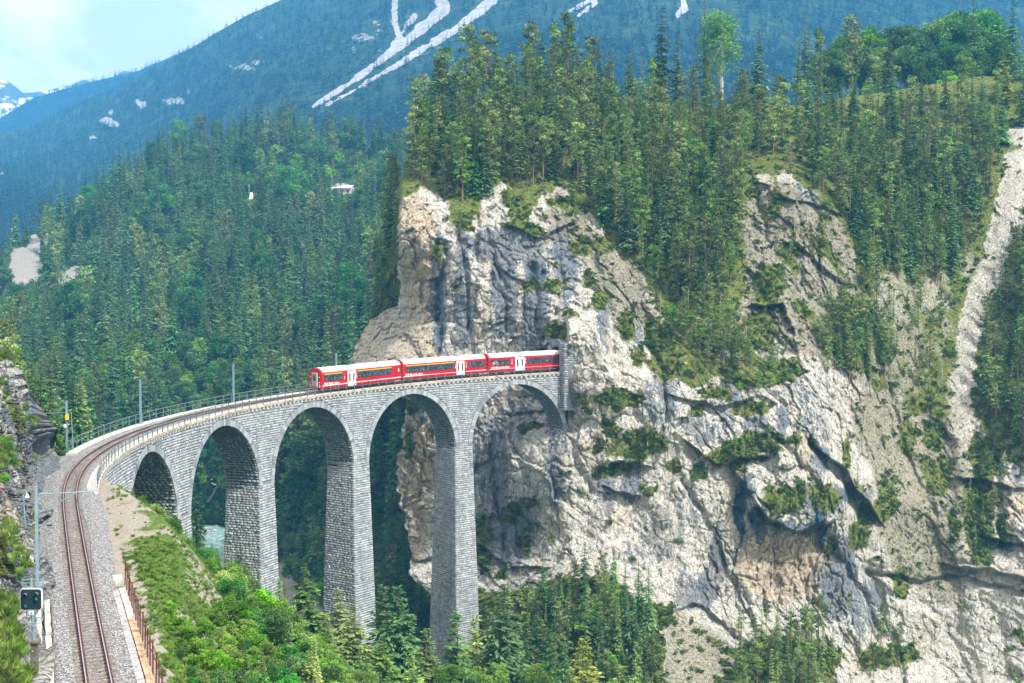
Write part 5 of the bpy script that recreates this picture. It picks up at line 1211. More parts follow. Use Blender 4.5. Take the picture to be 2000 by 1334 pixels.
m, t, b, o = newmat('green_lamp'); b.inputs['Base Color'].default_value = (.02, .25, .08, 1); b.inputs['Emission Color'].default_value = (.02, .75, .22, 1); b.inputs['Emission Strength'].default_value = .12; M['lampg'] = m
for (x, y, on) in [(52.9, 1166, 0), (75.2, 1164.5, 0), (75.2, 1173.5, 1), (53.5, 1187.7, 1)]:
    lmp = MB().tube([(xc(x), -.083, zc(y)), (xc(x), -.10, zc(y))], .075, 14).build('lamp', M['lampg'] if on else M['glass'], pn)
    hd = MB(); hv = []; hf = []
    for i in range(9):
        an = math.pi * i / 8
        for yy_ in (-.085, -.24): hv.append((xc(x) + .09 * math.cos(an), yy_, zc(y) + .09 * math.sin(an)))
    hf = [(2 * i, 2 * i + 1, 2 * i + 3, 2 * i + 2) for i in range(8)]; hd.add(hv, hf); hd.build('hood', M['black'] if on else M['galv'], pn)
fr = MB()
for y in (1140, 1146.5): fr.bar((xc(38.5), .35, zc(y)), (xc(83), .35, zc(y)), .035)
fr.bar((xc(42), .35, zc(1136)), (xc(42), .35, zc(1146)), .03); fr.bar((xc(82), .35, zc(1138)), (xc(82), .35, zc(1150)), .03)
for x in (48, 80): fr.bar((xc(x), .35, zc(1146)), (xc(x), .35, zc(1219)), .03)
for y, yy_ in ((1216, .35), (1222, -.1)): fr.bar((xc(40), yy_, zc(y)), (xc(83), yy_, zc(y)), .035)
fr.bar((xc(42), -.1, zc(1222)), (xc(42), .35, zc(1216)), .03); fr.bar((xc(81), -.1, zc(1222)), (xc(81), .35, zc(1216)), .03); fr.build('service_frame', M['mast'], sg)
for x in (43, 48, 53, 73, 78): MB().bar((xc(x), -.1, zc(1221)), (xc(x), .35, zc(1215.5)), .02).build('grating_bar', M['galv'], sg)
pl = MB().box(xc(60), xc(68.5), -.075, -.05, zc(1206), zc(1197.5)).build('letter_plate', M['white'], sg); ftext('plate_letter', 'A', .17, M['black'], pl, (xc(61.4), -.077, zc(1205)), (math.pi / 2, 0, 0))
M['bronze'] = plain('weathered_bronze_box', (.17, .145, .10), .55, .4, var=.15)
cb = MB().hexa([(xc(61), -.16, zc(1316)), (xc(74), -.16, zc(1316)), (xc(74), .16, zc(1316)), (xc(61), .16, zc(1316)), (xc(62.5), -.13, zc(1262)), (xc(73), -.13, zc(1262)), (xc(73), .13, zc(1262)), (xc(62.5), .13, zc(1262))]).build('cabinet', M['bronze'], sg)
MB().box(xc(61.8), xc(73.6), -.17, -.10, zc(1299), zc(1288.5)).build('grey_band', M['galv'], cb); MB().box(xc(62), xc(79), -.2, .2, zc(1262), zc(1259)).build('lid', M['bronze'], cb); MB().tube([(xc(66.5), -.15, zc(1277)), (xc(66.5), -.17, zc(1277))], .03, 8).build('knob', M['white'], cb)
MB().box(xc(59), xc(76), -.25, .3, -.35, zc(1316)).build('plinth', M['concrete'], sg)
# speed board
sb = empty('speed_board', at(58.8, 1098, 73.7), 0, 'small white house shaped board with the number 20 beside the near mast', 'sign')
MB().prism([(-.20, 0), (.20, 0), (.20, .23), (0, .40), (-.20, .23)], -.015, .015).build('board', M['white'], sb); ftext('number', '20', .21, M['black'], sb, (-.125, -.017, .04), (math.pi / 2, 0, 0))
# concrete kerbs left, retaining wall cap, planks and rusty fence right of the track
def strip(name, cat, label, s0, s1, step, o0, o1, z0, z1, mat, part, jit=.0):
    r = empty(name, T(s0, (o0 + o1) / 2), 0, label, cat); inv = Matrix.Translation(-Vector(r.location)); s_ = s0
    while s_ < s1 - .05:
        e = min(s_ + step, s1) - .03; j = rnd.uniform(-jit, jit); mt_ = mat if not isinstance(mat, list) else (mat[0] if s_ > 16 else mat[1])
        a0, b0, c0, d0 = T(s_, o0 + j, z0), T(e, o0 + j, z0), T(e, o1 + j, z0), T(s_, o1 + j, z0); dz = Vector((0, 0, z1 - z0 + rnd.uniform(-jit, jit) * .5))
        o = MB().hexa([Vector(a0), Vector(b0), Vector(c0), Vector(d0)] + [Vector(v) + dz for v in (a0, b0, c0, d0)]).build(part, mt_, r); o.matrix_parent_inverse = inv; s_ += step
    return r
M['cap2'] = plain('stained_cap_stone', (.42, .27, .17), .9, var=.3, scale=2); M['plank'] = plain('grey_weathered_plank', (.33, .32, .315), .9, var=.25, scale=4)
M['curb'] = plain('lichen_pale_kerb', (.52, .48, .39), .95, var=.3, scale=2)
strip('kerb', 'kerb', 'pale concrete kerb along the left edge of the ballast', -6, 22.8, 1.6, 1.86, 2.14, -.75, -.16, M['curb'], 'kerb_stone', .015)
strip('cable_trough', 'cable trough', 'broken pale concrete trough beside the kerb below the signal', -6, 22.4, 1.1, 2.32, 2.62, -.75, -.20, M['concrete'], 'lid', .02)
strip('retaining_wall', 'wall', 'low retaining wall with white and brown cap stones along the fence', -6, 24.0, 1.9, -2.36, -2.02, -1.6, -.12, [M['concrete'], M['cap2']], 'cap_stone', .012)
strip('plank_walk', 'walkway', 'walkway of grey weathered planks between ballast and retaining wall', -6, 23.8, .26, -1.98, -1.62, -.5, -.17, M['plank'], 'plank', .012)
fn = empty('rusty_fence', T(5, -2.52), 0, 'rusty iron fence leaning along the retaining wall', 'fence'); inv = Matrix.Translation(-Vector(fn.location)); tops = []
for i in range(17):
    s_ = 3 + i * 1.5; ln = rnd.uniform(-.08, .08); a = T(s_, -2.52, -1.0); b = T(s_ + ln, -2.52 - rnd.uniform(0, .08), rnd.uniform(.72, .95)); o = MB().bar(a, b, .06, .06).build('post', M['rustiron'], fn); o.matrix_parent_inverse = inv; tops.append(Vector(b))
for dz in (-.12, -.55): o = MB().tube([v + Vector((0, 0, dz)) for v in tops], .022, 5).build('rail', M['rustiron'], fn); o.matrix_parent_inverse = inv
cp = T(27.3, -2.15, -.3); tag(MB().hexa([Vector(T(26.5, -2.4, -.6)), Vector(T(28.1, -2.4, -.6)), Vector(T(28.1, -1.85, -.6)), Vector(T(26.5, -1.85, -.6)), Vector(T(26.5, -2.4, -.2)), Vector(T(28.1, -2.4, -.2)), Vector(T(28.1, -1.85, -.2)), Vector(T(26.5, -1.85, -.2))]).build('concrete_block', M['concrete']), 'pale concrete block on the gravel at the end of the retaining wall', 'block')
tag(MB().hexa([Vector(T(62.2, -2.3, -.6)), Vector(T(63.4, -2.3, -.6)), Vector(T(63.4, -1.7, -.6)), Vector(T(62.2, -1.7, -.6)), Vector(T(62.2, -2.3, -.28)), Vector(T(63.4, -2.3, -.28)), Vector(T(63.4, -1.7, -.28)), Vector(T(62.2, -1.7, -.28))]).build('concrete_block', M['white']), 'white concrete block at the near end of the inner railing', 'block')
# things on the hill and the plateau
hp_ = HILL.point(670, 374).reshape(3); hs = empty('roadside_shelter', hp_, -.15, 'long white flat roof among bushes on the upper hill', 'building')
MB().box(-4.6, 4.6, -2, 2.5, -2.5, 1.4).build('wall', M['concrete'], hs); MB().hexa([(-5, -3, 1.4), (5, -3, 1.8), (5, 3, 3.2), (-5, 3, 2.6), (-5, -3, 1.6), (5, -3, 2.0), (5, 3, 3.4), (-5, 3, 2.8)]).build('roof', M['white'], hs)
for x in (-3, 0, 3): MB().box(x - .6, x + .6, -2.03, -1.98, -1.6, .6).build('opening', M['under'], hs)
hp_ = HILL.point(648.5, 366).reshape(3); ps_ = empty('lamp_post', hp_, 0, 'thin pale lamp post left of the white roof', 'lamp post'); MB().tube([(0, 0, -1), (0, 0, 5.4)], .12, 6).build('pole', M['mast'], ps_); MB().tube([(0, 0, 5.4), (-.7, 0, 5.5)], .08, 5).build('arm', M['mast'], ps_)
hp_ = HILL.point(490, 388).reshape(3); tag(MB().hexa([(-1.1, -.8, -1), (1.1, -.8, -1), (1.1, .8, -1), (-1.1, .8, -1), (-.1, -.3, 3.2), (.9, -.3, 3.0), (.9, .3, 3.0), (-.1, .3, 3.2)]).build('white_boulder', M['white']), 'white upright rock in the leafy clearing on the hill', 'rock'); bpy.data.objects['white_boulder'].location = hp_
hp_ = HILL.point(486.5, 380).reshape(3); tag(MB().tube([(0, 0, -1), (0, 0, 5.2)], .13, 6).build('pole', M['white']), 'white pole beside the white rock on the hill', 'pole'); bpy.data.objects['pole.001' if 'pole.001' in bpy.data.objects else 'pole'].location = hp_
mp_ = at(1852, 178, 352); tag(MB().box(-.18, .18, -.1, .1, -2, 4.2).build('pylon', M['mast']), 'pale metal mast in front of the leafy grove on the plateau', 'mast'); bpy.data.objects['pylon'].location = mp_
# path zigzagging down to the river
pp = HILL.point(np.array([421, 417, 411, 409, 413, 420, 425, 427, 423, 418, 413, 411.]), np.array([922, 928, 935, 941, 947, 950, 953, 958, 965, 972, 979, 985.])); pv_ = []; pf = []
for i in range(len(pp)):
    d = unit((pp[min(i + 1, len(pp) - 1)] - pp[max(i - 1, 0)]) * [1, 1, 0]); nrm_ = np.array([-d[1], d[0], 0]) * 1.7; pv_ += [pp[i] + nrm_ + [0, 0, .8], pp[i] - nrm_ + [0, 0, .8]]
    if i: pf.append((2 * i - 2, 2 * i - 1, 2 * i + 1, 2 * i))
tag(link('path', mesh('path', pv_, pf, plain('path_gravel', (.42, .36, .32), .95, var=.2))), kind='structure')
# boulders in the river bed and a rock on the near slope
def boulder(seed):
    import bmesh
    bm = bmesh.new(); bmesh.ops.create_icosphere(bm, subdivisions=2, radius=1); v = np.array([x.co[:] for x in bm.verts]); f = [[q.index for q in x.verts] for x in bm.faces]; bm.free()
    v = v * (1 + .28 * fbm(v + seed * 7, 1.1, 3, seed)[:, None]) * [1, .8, .6]; return mesh('boulder', v, f, M['rock'], False, dict(dark=np.full(len(v), .35), tuft=np.zeros(len(v)), veg=np.zeros(len(v)), ochre=np.zeros(len(v))))
BD = [(boulder(s_),) for s_ in (1, 2, 3)]
gb = np.random.default_rng(9); i_ = gb.integers(0, len(RIVER) - 1, 420); f_ = gb.random(420)[:, None]; RA = np.array(RIVER, float); c_ = RA[i_] * (1 - f_) + RA[i_ + 1] * f_ + gb.normal(0, 7, (420, 2)); zz_ = bank_z(c_[:, 0], c_[:, 1]); scatter('river_boulders', np.c_[c_, np.maximum(zz_, 25.8)], gb.uniform(.3, 1.3, 420), BD, tilt=.4)
rk_ = at(508, 1290, 104); z_ = float(bank_z(np.array([rk_[0]]), np.array([rk_[1]]))); o = link('boulder', BD[0][0]); o.location = (rk_[0], rk_[1], z_ + .2); o.scale = (1.6, 1.4, 1.5); tag(o, 'grey boulder among bushes on the near slope, bottom of the view', 'boulder')

# ---- where the plants stand
PL = []      # (kind, variant, base, height, zone)
def disc_sample(poly, dx, dy, seed, jitter=.9):
    g = random.Random(seed); xs_ = [p[0] for p in poly]; ys_ = [p[1] for p in poly]; pts = []; y = min(ys_); row = 0
    while y < max(ys_):
        x = min(xs_) + (dx / 2 if row % 2 else 0)
        while x < max(xs_): pts.append((x + g.uniform(-.5, .5) * dx * jitter, y + g.uniform(-.5, .5) * dy * jitter)); x += dx
        y += dy; row += 1
    a = np.array(pts); m = poly_in(a[:, 0], a[:, 1], poly, .5) > .5; return a[m]
def pick(w, g): 
    r = g.random() * sum(w.values())
    for k, v in w.items():
        r -= v
        if r <= 0: return k
    return k
def zone(name, poly, dx, dy, mixk, hmin, hmax, seed, sink=.3):
    g = random.Random(seed); a = disc_sample(poly, dx, dy, seed); P = cl_point(a[:, 0], a[:, 1])
    for p in P:
        k = pick(mixk, g); h = g.uniform(hmin, hmax) * (.45 if g.random() < .12 else 1)
        if k in ('bright', 'broad'): h *= .55
        PL.append((k, g.randrange(len(KIND[k])), p - [0, 0, sink], h, name))
zone('on the rock tower', [(798, 368), (790, 305), (815, 262), (860, 232), (940, 205), (1000, 197), (1160, 197), (1165, 400), (1120, 372), (1080, 348), (1030, 385), (990, 338), (930, 405), (880, 405), (850, 355)], 21, 17, dict(pine=.5, slim=.32, spruce=.18), 10, 15.5, 201)
zone('on the ridge left of the bare crag', [(1165, 197), (1300, 212), (1450, 214), (1545, 225), (1530, 320), (1470, 335), (1448, 420), (1440, 560), (1400, 600), (1330, 610), (1250, 520), (1165, 425)], 23, 19, dict(pine=.40, slim=.30, spruce=.2, bright=.05, larch=.05), 8.5, 14, 202)
zone('on the slope right of the bare crag', [(1545, 225), (1700, 210), (1850, 205), (1975, 225), (1955, 330), (1925, 450), (1880, 560), (1800, 570), (1700, 545), (1645, 430), (1590, 360), (1545, 325)], 24, 20, dict(slim=.40, spruce=.28, pine=.24, larch=.08), 8.5, 14, 203)
zone('in the gully below the ridge', [(1240, 530), (1330, 612), (1440, 570), (1445, 640), (1500, 730), (1440, 738), (1370, 735), (1300, 660)], 25, 21, dict(pine=.4, slim=.35, dead=.05, bright=.15), 5, 9.5, 204)
zone('right of the scree chute', [(1925, 640), (1960, 560), (2000, 470), (2110, 420), (2110, 880), (2000, 900), (1950, 850), (1925, 790)], 27, 27, dict(slim=.45, pine=.4, spruce=.15), 8, 13, 205)
zone('left of the scree chute', [(1655, 560), (1800, 580), (1870, 590), (1850, 800), (1790, 760), (1740, 735), (1640, 690), (1600, 610)], 35, 28, dict(pine=.42, slim=.43, bright=.1, dead=.05), 4.5, 9, 206)
zone('in the pine group below the bare crag', [(1605, 650), (1700, 640), (1745, 680), (1740, 760), (1680, 765), (1610, 730)], 25, 22, dict(slim=.6, pine=.4), 6.5, 10.5, 214)
zone('on the green terraces under the ridge gully', [(1400, 690), (1500, 700), (1560, 735), (1540, 760), (1430, 770), (1340, 745)], 34, 22, dict(slim=.4, pine=.5, bright=.1), 3, 6, 215)
zone('in the copse at the cliff foot', [(1010, 1190), (1090, 1150), (1180, 1150), (1240, 1185), (1290, 1210), (1275, 1250), (1285, 1400), (960, 1400), (950, 1230)], 33, 25, dict(pine=.35, spruce=.3, slim=.2, bright=.15), 6, 11, 207)
zone('on the mound under the ochre wall', [(1436, 1275), (1500, 1258), (1600, 1256), (1640, 1285), (1590, 1400), (1440, 1400)], 24, 24, dict(slim=.6, pine=.4), 5.5, 9.5, 208)
zone('in the lower right runnel', [(1650, 1250), (1740, 1240), (1790, 1334), (1760, 1360), (1660, 1330)], 34, 28, dict(slim=.6, pine=.4), 4, 8, 209)
zone('on the bare crag', [(1470, 420), (1560, 400), (1620, 470), (1680, 580), (1560, 640), (1470, 560)], 70, 50, dict(slim=.5, pine=.4, dead=.1), 3.5, 6.5, 210)
zone('on the grassy ramp by the white wall', [(1900, 930), (1960, 920), (1975, 1010), (1930, 1110), (1900, 1090)], 34, 34, dict(slim=.5, pine=.5), 4, 7.5, 211)
for (px, py, h, k) in [(1180, 1160, 7, 'spruce'), (1195, 1165, 8.5, 'spruce'), (1222, 1172, 6, 'slim'), (1170, 1170, 6, 'slim'), (1120, 1150, 5, 'pine'), (1735, 1250, 7, 'slim'), (1675, 960, 5, 'slim'), (1668, 1070, 6.5, 'slim'), (1615, 1010, 4, 'slim'), (1365, 905, 3.5, 'pine'), (1480, 770, 4.5, 'pine'),
                    (1510, 740, 6, 'pine'), (1530, 545, 4, 'pine'), (1620, 420, 4, 'pine'), (1660, 430, 7.5, 'dead'), (1545, 318, 6, 'dead'), (1440, 640, 6, 'pine'), (1240, 380, 7, 'dead'), (1010, 350, 6, 'dead'), (1085, 322, 7, 'dead'), (1700, 690, 7, 'slim'), (1685, 700, 6, 'dead'), (736, 712, 2.4, 'spruce'), (1443, 1240, 6.5, 'slim'), (1487, 1262, 7, 'slim'), (1520, 1262, 8, 'slim'), (1545, 1265, 7.5, 'slim'), (1585, 1250, 7, 'slim')]:
    PL.append((k, 0, cl_point(px, py) - [0, 0, .2], h, 'single'))
g_ = random.Random(212); fr_ = np.where(FL[:, 0] > .5)[0]
for i in range(64):
    r_ = int(g_.choice(fr_)); l_ = g_.uniform(0, 2.4); a_, b_ = FLANK[int(l_)][r_], FLANK[int(l_) + 1][r_]; p = a_ + (b_ - a_) * (l_ - int(l_)); k = pick(dict(spruce=.45, slim=.3, pine=.25), g_)
    PL.append((k, g_.randrange(len(KIND[k])), p - [0, 0, .4], g_.uniform(7.5, 12.5), 'down the left flank of the rock tower'))
for e_ in VEG_E:
    if e_[1] > 320 and e_[0] > 860 and g_.random() < .85:
        for q_ in range(1 + int(e_[2] * e_[3] / 900)):
            x, y = e_[0] + g_.uniform(-.6, .6) * e_[2], e_[1] + g_.uniform(-.6, .6) * e_[3]; k = pick(dict(pine=.5, slim=.4, dead=.1), g_)
            PL.append((k, g_.randrange(len(KIND[k])), cl_point(x, y) - [0, 0, .15], g_.uniform(2.2, 4.2), 'on a green ledge of the cliff'))
# tall trees of the skyline, standing on the plateau behind the crest
for (px, yt_, yb, Y, k, vi) in [(1290, 14, 205, 330, 'spruce', 0), (1322, 60, 210, 325, 'spruce', 2), (1375, 0, 212, 335, 'larch', 0), (1410, 8, 214, 332, 'aspen', 0), (1478, 55, 215, 328, 'spruce', 1), (1572, 22, 208, 340, 'larch', 1), (1556, 75, 205, 335, 'slim', 0), (1605, 60, 205, 342, 'pine', 3), (1665, 30, 195, 350, 'pine', 0), (1735, 55, 190, 352, 'spruce', 0),
                             (1110, 28, 200, 312, 'pine', 1), (1092, 48, 198, 310, 'pine', 3), (925, 48, 225, 300, 'pine', 0), (960, 60, 215, 300, 'pine', 2), (1035, 42, 205, 305, 'pine', 4), (1060, 62, 200, 305, 'spruce', 1), (870, 92, 250, 292, 'pine', 2), (848, 110, 262, 290, 'spruce', 0), (1150, 70, 205, 310, 'pine', 0), (1190, 85, 205, 312, 'spruce', 2), (1232, 92, 208, 315, 'spruce', 3), (820, 150, 285, 285, 'pine', 3),
                             (1945, 20, 180, 365, 'spruce', 1), (1975, 0, 185, 360, 'spruce', 0), (1990, 60, 210, 340, 'larch', 1), (1960, 95, 235, 330, 'spruce_hi', 2), (1900, 0, 150, 380, 'spruce', 2), (2020, 30, 220, 330, 'spruce', 3), (1995, 130, 245, 318, 'spruce', 2)]:
    P0 = at(px, yb, Y); H = (yb - yt_) / 2500 * Y; PL.append((k, vi % len(KIND[k]), P0 - [0, 0, .5], H * 1.02, 'skyline'))
for (px, yt_, yb, Y) in [(1655, 62, 170, 380), (1700, 50, 165, 385), (1745, 48, 160, 388), (1790, 60, 160, 384), (1830, 30, 150, 390), (1870, 18, 150, 392), (1905, 40, 150, 388), (1770, 85, 175, 372), (1720, 90, 178, 370), (1850, 75, 172, 372), (1895, 90, 180, 366), (1935, 60, 165, 380), (1680, 85, 180, 372), (1800, 95, 182, 368), (1640, 100, 185, 368), (1760, 45, 158, 392), (1850, 25, 150, 396), (1815, 50, 160, 388), (1725, 60, 165, 390), (1915, 15, 145, 396), (1620, 90, 188, 366), (1850, 135, 205, 350), (1885, 140, 215, 345), (1800, 165, 215, 345), (1375, 185, 222, 322), (1365, 205, 240, 318), (1960, 130, 220, 345), (2000, 170, 240, 335)]:
    P0 = at(px, yb, Y); H = (yb - yt_) / 2500 * Y; PL.append(('bright' if yt_ > 120 else 'grove', rnd.randrange(3), P0 - [0, 0, .4], H * 1.03, 'leafy'))
# forest on the hill beyond the gorge
g_ = random.Random(301); py = 235.0; hp = []
while py < 1180:
    Yr = float(HILL.tps(np.array([400.0]), np.array([py]))[0]); dx = 2500 * 4.9 / Yr; dy = 2500 * 3.1 / Yr; x = -90 + g_.random() * dx
    while x < 850: hp.append((x + g_.uniform(-.4, .4) * dx, py + g_.uniform(-.45, .45) * dy)); x += dx
    py += dy
hp = np.array(hp); hp = hp[hp[:, 1] > HILL.top(hp[:, 0])]; bb = HILL.bareness(hp[:, 0], hp[:, 1]); hp = hp[bb < .35]; HP = HILL.point(hp[:, 0], hp[:, 1])
for (px, py), p in zip(hp, HP):
    leafy = ell(np.array([px]), np.array([py]), (545, 365, 90, 52))[0] + ell(np.array([px]), np.array([py]), (680, 350, 50, 40))[0] + ell(np.array([px]), np.array([py]), (330, 760, 170, 70))[0] * .8 + ell(np.array([px]), np.array([py]), (420, 880, 90, 150))[0] + .6 * (py > 930)
    if g_.random() < leafy * .95: k = 'broad' if g_.random() < .45 else 'bright'; h = g_.uniform(6, 11)
    else: k = pick(dict(spruce=.66, larch=.16, pine=.08, slim=.06, broad=.04), g_); h = g_.uniform(14, 23) * (.6 if g_.random() < .15 else 1)
    if 392 < px < 448 and py > 1000: continue
    if 640 < px < 700 and 366 < py < 425: h = min(h, max(2, (py - 378) / 2500 * 600)); k = 'bright'
    if 476 < px < 506 and 380 < py < 425: h = min(h, max(2, (py - 386) / 2500 * 600)); k = 'bright'
    if (12 < px < 95 and 545 < py < 640) or (120 < px < 190 and 555 < py < 630): h = min(h, max(3, (py - 552) / 2500 * 560))
    if 398 < px < 440 and py > 920: h = min(h, max(1.5, (py - 985) / 2500 * 370)); k = 'bright' if h < 6 else k
    PL.append((k, g_.randrange(len(KIND[k])), p - [0, 0, .5], h, 'hill'))
# valley side and floor seen through the arches, and the wood behind the left rock wall
g_ = random.Random(302)
for i in range(5200):
    X = g_.uniform(-190, 45); Y = g_.uniform(132, 372)
    px, py = proj(np.array([X, Y, 60.])); 
    if px < -40 or px > 1000: continue
    S1, O1 = track_so(np.array([X]), np.array([Y])); 
    if abs(O1[0]) < 7.5: continue
    d1 = X - float(Xc(Y)); z = float(bank_z(np.array([X]), np.array([Y])))
    near = O1[0] < 0 and Y < 235 and S1[0] < 215
    if near: continue
    if seg_dist(np.array([X]), np.array([Y]), RIVER)[0][0] < 12: continue
    if i % 100 > 46: continue
    k = pick(dict(spruce=.5, pine=.12, broad=.22, bright=.1, larch=.06), g_) if d1 > 4 else pick(dict(pine=.45, spruce=.45, slim=.1), g_)
    h = g_.uniform(9, 17) if k not in ('broad', 'bright') else g_.uniform(5, 9)
    px, py = proj(np.array([X, Y, z])); lim = float(np.interp(px, [-40, 0, 60, 120, 160, 210, 300, 450, 600, 800], [560, 575, 600, 655, 700, 745, 775, 770, 760, 760])) + g_.uniform(0, 55)
    hm = (py - lim) / 2500 * Y
    if hm < 3: continue
    h = min(h, hm)
    if 398 < px < 448 and py - h / Y * 2500 < 1085 and Y > 150: 
        if py > 925: continue
    PL.append((k, g_.randrange(len(KIND[k])), np.array([X, Y, z - .4]), h, 'valley' if d1 > 4 or Y > 235 else 'leftwood'))
# near slope below the viaduct: leafy shrubs and the trees along the bottom of the view
g_ = random.Random(303)
for i in range(3000):
    Y = g_.uniform(44, 205); d1 = g_.uniform(.6, 62) if i % 3 else g_.uniform(.6, 16); X = float(Xc(Y)) + d1; z = float(bank_z(np.array([X]), np.array([Y]))); px, py = proj(np.array([X, Y, z]))
    if px < 240 or px > 1150 or py > 1480: continue
    S1, O1 = track_so(np.array([X]), np.array([Y]))
    if O1[0] > -3.2 and S1[0] > 60: continue
    if 372 < px < 452 and py < 1125: continue
    if abs(O1[0]) < 4.5: continue
    if Y > 74 and Y < 118 and d1 < 3.5: continue
    if i % 10 > 6: continue
    k = pick(dict(bush_hi=.8, pine_hi=.08, larch=.12), g_) if d1 < 22 else pick(dict(bush_hi=.5, pine_hi=.2, spruce=.15, larch=.15), g_); h = g_.uniform(1.3, 3.6) if k == 'bush_hi' else g_.uniform(3, 7)
    if d1 < 6: h *= .72
    h = min(h, 1.3 + d1 * .34)
    PL.append((k, g_.randrange(len(KIND[k])), np.array([X, Y, z - .25]), h, 'bank'))
FG = [(975, 1135, 163, 'spruce_hi', 0), (600, 1100, 152, 'pine_hi', 2), (545, 1128, 146, 'pine_hi', 3), (1145, 1248, 172, 'spruce_hi', 2), (885, 1185, 160, 'pine_hi', 1), (735, 1140, 176, 'pine_hi', 1), (785, 1142, 168, 'spruce_hi', 1), (690, 1178, 150, 'pine_hi', 2), (465, 1068, 130, 'spruce_hi', 0), (640, 1215, 138, 'pine_hi', 0),
      (1015, 1205, 176, 'spruce', 1), (925, 1195, 170, 'pine_hi', 2), (835, 1222, 158, 'pine_hi', 0), (1075, 1225, 188, 'spruce', 2), (745, 1240, 140, 'pine_hi', 2), (500, 1170, 122, 'pine_hi', 2), (575, 1240, 125, 'bush_hi', 2), (385, 1190, 92, 'bush_hi', 2), (1225, 1295, 180, 'larch', 0), (1110, 1300, 170, 'pine_hi', 0), (430, 1150, 112, 'pine_hi', 1), (1048, 1290, 160, 'bush_hi', 1), (700, 1270, 130, 'pine_hi', 1), (960, 1290, 150, 'bush_hi', 0), (530, 1225, 118, 'bush_hi', 1), (810, 1275, 145, 'pine_hi', 2), (880, 1290, 150, 'bush_hi', 1), (660, 1145, 185, 'pine_hi', 0), (345, 1110, 96, 'bush_hi', 0)]
g_ = random.Random(213)
for i in range(26):
    x = g_.uniform(1640, 1975); P0 = at(x, 196 + g_.uniform(-16, 14), 352 + g_.uniform(-6, 8)); PL.append(('bright', g_.randrange(3), P0 - [0, 0, .3], g_.uniform(2.5, 4.5), 'leafy'))
for i in range(230):
    Y = g_.uniform(46, 104); d1 = g_.uniform(.9, 15); X = float(Xc(Y)) + d1; z = float(bank_z(np.array([X]), np.array([Y]))); a_, b_ = proj(np.array([X, Y, z]))
    if a_ < 262 or b_ > 1440 or (Y > 76 and d1 < 3.5): continue
    PL.append(('bush_hi', g_.randrange(3), np.array([X, Y, z - .2]), g_.uniform(.7, 1.2 + d1 * .1), 'bank'))
for px, ytop, Y, k, vi in FG:
    tp = at(px, ytop, Y); z = float(bank_z(np.array([tp[0]]), np.array([tp[1]]))); H = min(max(tp[2] - z, 2.5), 23 if 'bush' not in k else 5.5); PL.append((k, vi, np.array([tp[0], tp[1], tp[2] - H - .3]), H + .3, 'front'))
PL.append(('pine_hi', 0, np.array([*(at(150, 800, 168)[:2]), 77.0]), 11.5, 'bridge_pine'))
for px, py, h, k in [(35, 690, 0.72, 'bush_hi'), (10, 700, 0.96, 'bush_hi'), (50, 800, 0.78, 'bush_hi'), (10, 880, 0.90, 'bush_hi'), (25, 905, 0.72, 'bush_hi'), (45, 825, 0.60, 'bush_hi'), (15, 770, 0.78, 'bush_hi'), (30, 1060, 0.60, 'bush_hi'), (50, 1105, 0.54, 'bush_hi'), (15, 1040, 0.60, 'bush_hi'), (25, 1190, 0.48, 'bush_hi'), (66, 1015, 0.30, 'bush_hi'), (40, 1130, 0.48, 'bush_hi'), (8, 940, 0.72, 'bush_hi'), (60, 845, 0.48, 'bush_hi')]:
    PL.append((k, rnd.randrange(3), at(px, py, lw_depth(np.array([[float(px)]]), np.array([[float(py)]])))[0, 0] - [0, 0, .15], h, 'ledge'))

# ---- build the plants: the largest of every kind as things, the rest as masses
NAME = dict(grove='leafy_tree', spruce='spruce_tree', spruce_hi='spruce_tree', slim='mountain_pine', pine='pine_tree', pine_hi='pine_tree', larch='larch_tree', broad='leafy_tree', bright='leafy_bush', bush_hi='leafy_bush', aspen='aspen_tree', dead='dead_tree', dwarf='dwarf_shrub')
CAT = dict(spruce_tree='spruce', mountain_pine='pine', pine_tree='pine', larch_tree='larch', leafy_tree='leafy tree', leafy_bush='bush', aspen_tree='tree', dead_tree='dead tree', dwarf_shrub='shrub')
LOOK = dict(spruce_tree='dark conical spruce', mountain_pine='slim grey conifer', pine_tree='clumped pine', larch_tree='pale feathery larch', leafy_tree='round leafy tree', leafy_bush='leafy green bush', dead_tree='bare grey dead tree', aspen_tree='pale aspen')
def side_word(p, zone_):
    px, py = proj(p); px = float(px); py = float(py)
    if zone_ == 'hill':
        if py < 420: a = 'on the upper hill beyond the gorge'
        elif py < 640: a = 'halfway up the hill beyond the gorge'
        elif py < 820: a = 'low on the hill behind the deck'
        else: a = 'on the hill foot seen through the arches'
        return a
    if zone_ == 'valley': return ('in the gorge behind the first arch' if px < 360 else 'in the gorge behind the second arch' if px < 525 else 'in the gorge behind the third arch' if px < 710 else 'in the gorge behind the fourth arch')
    if zone_ == 'leftwood': return 'in the wood behind the left rock wall'
    if zone_ == 'bank': return ('on the embankment beside the rusty fence' if px < 330 else 'on the near slope below the first arch' if px < 480 else 'on the near slope below the second arch' if px < 640 else 'on the near slope before the tall piers')
    if zone_ == 'ledge': return 'on a ledge of the left rock wall'
    if zone_ == 'leafy': return 'in the plateau grove'
    return zone_
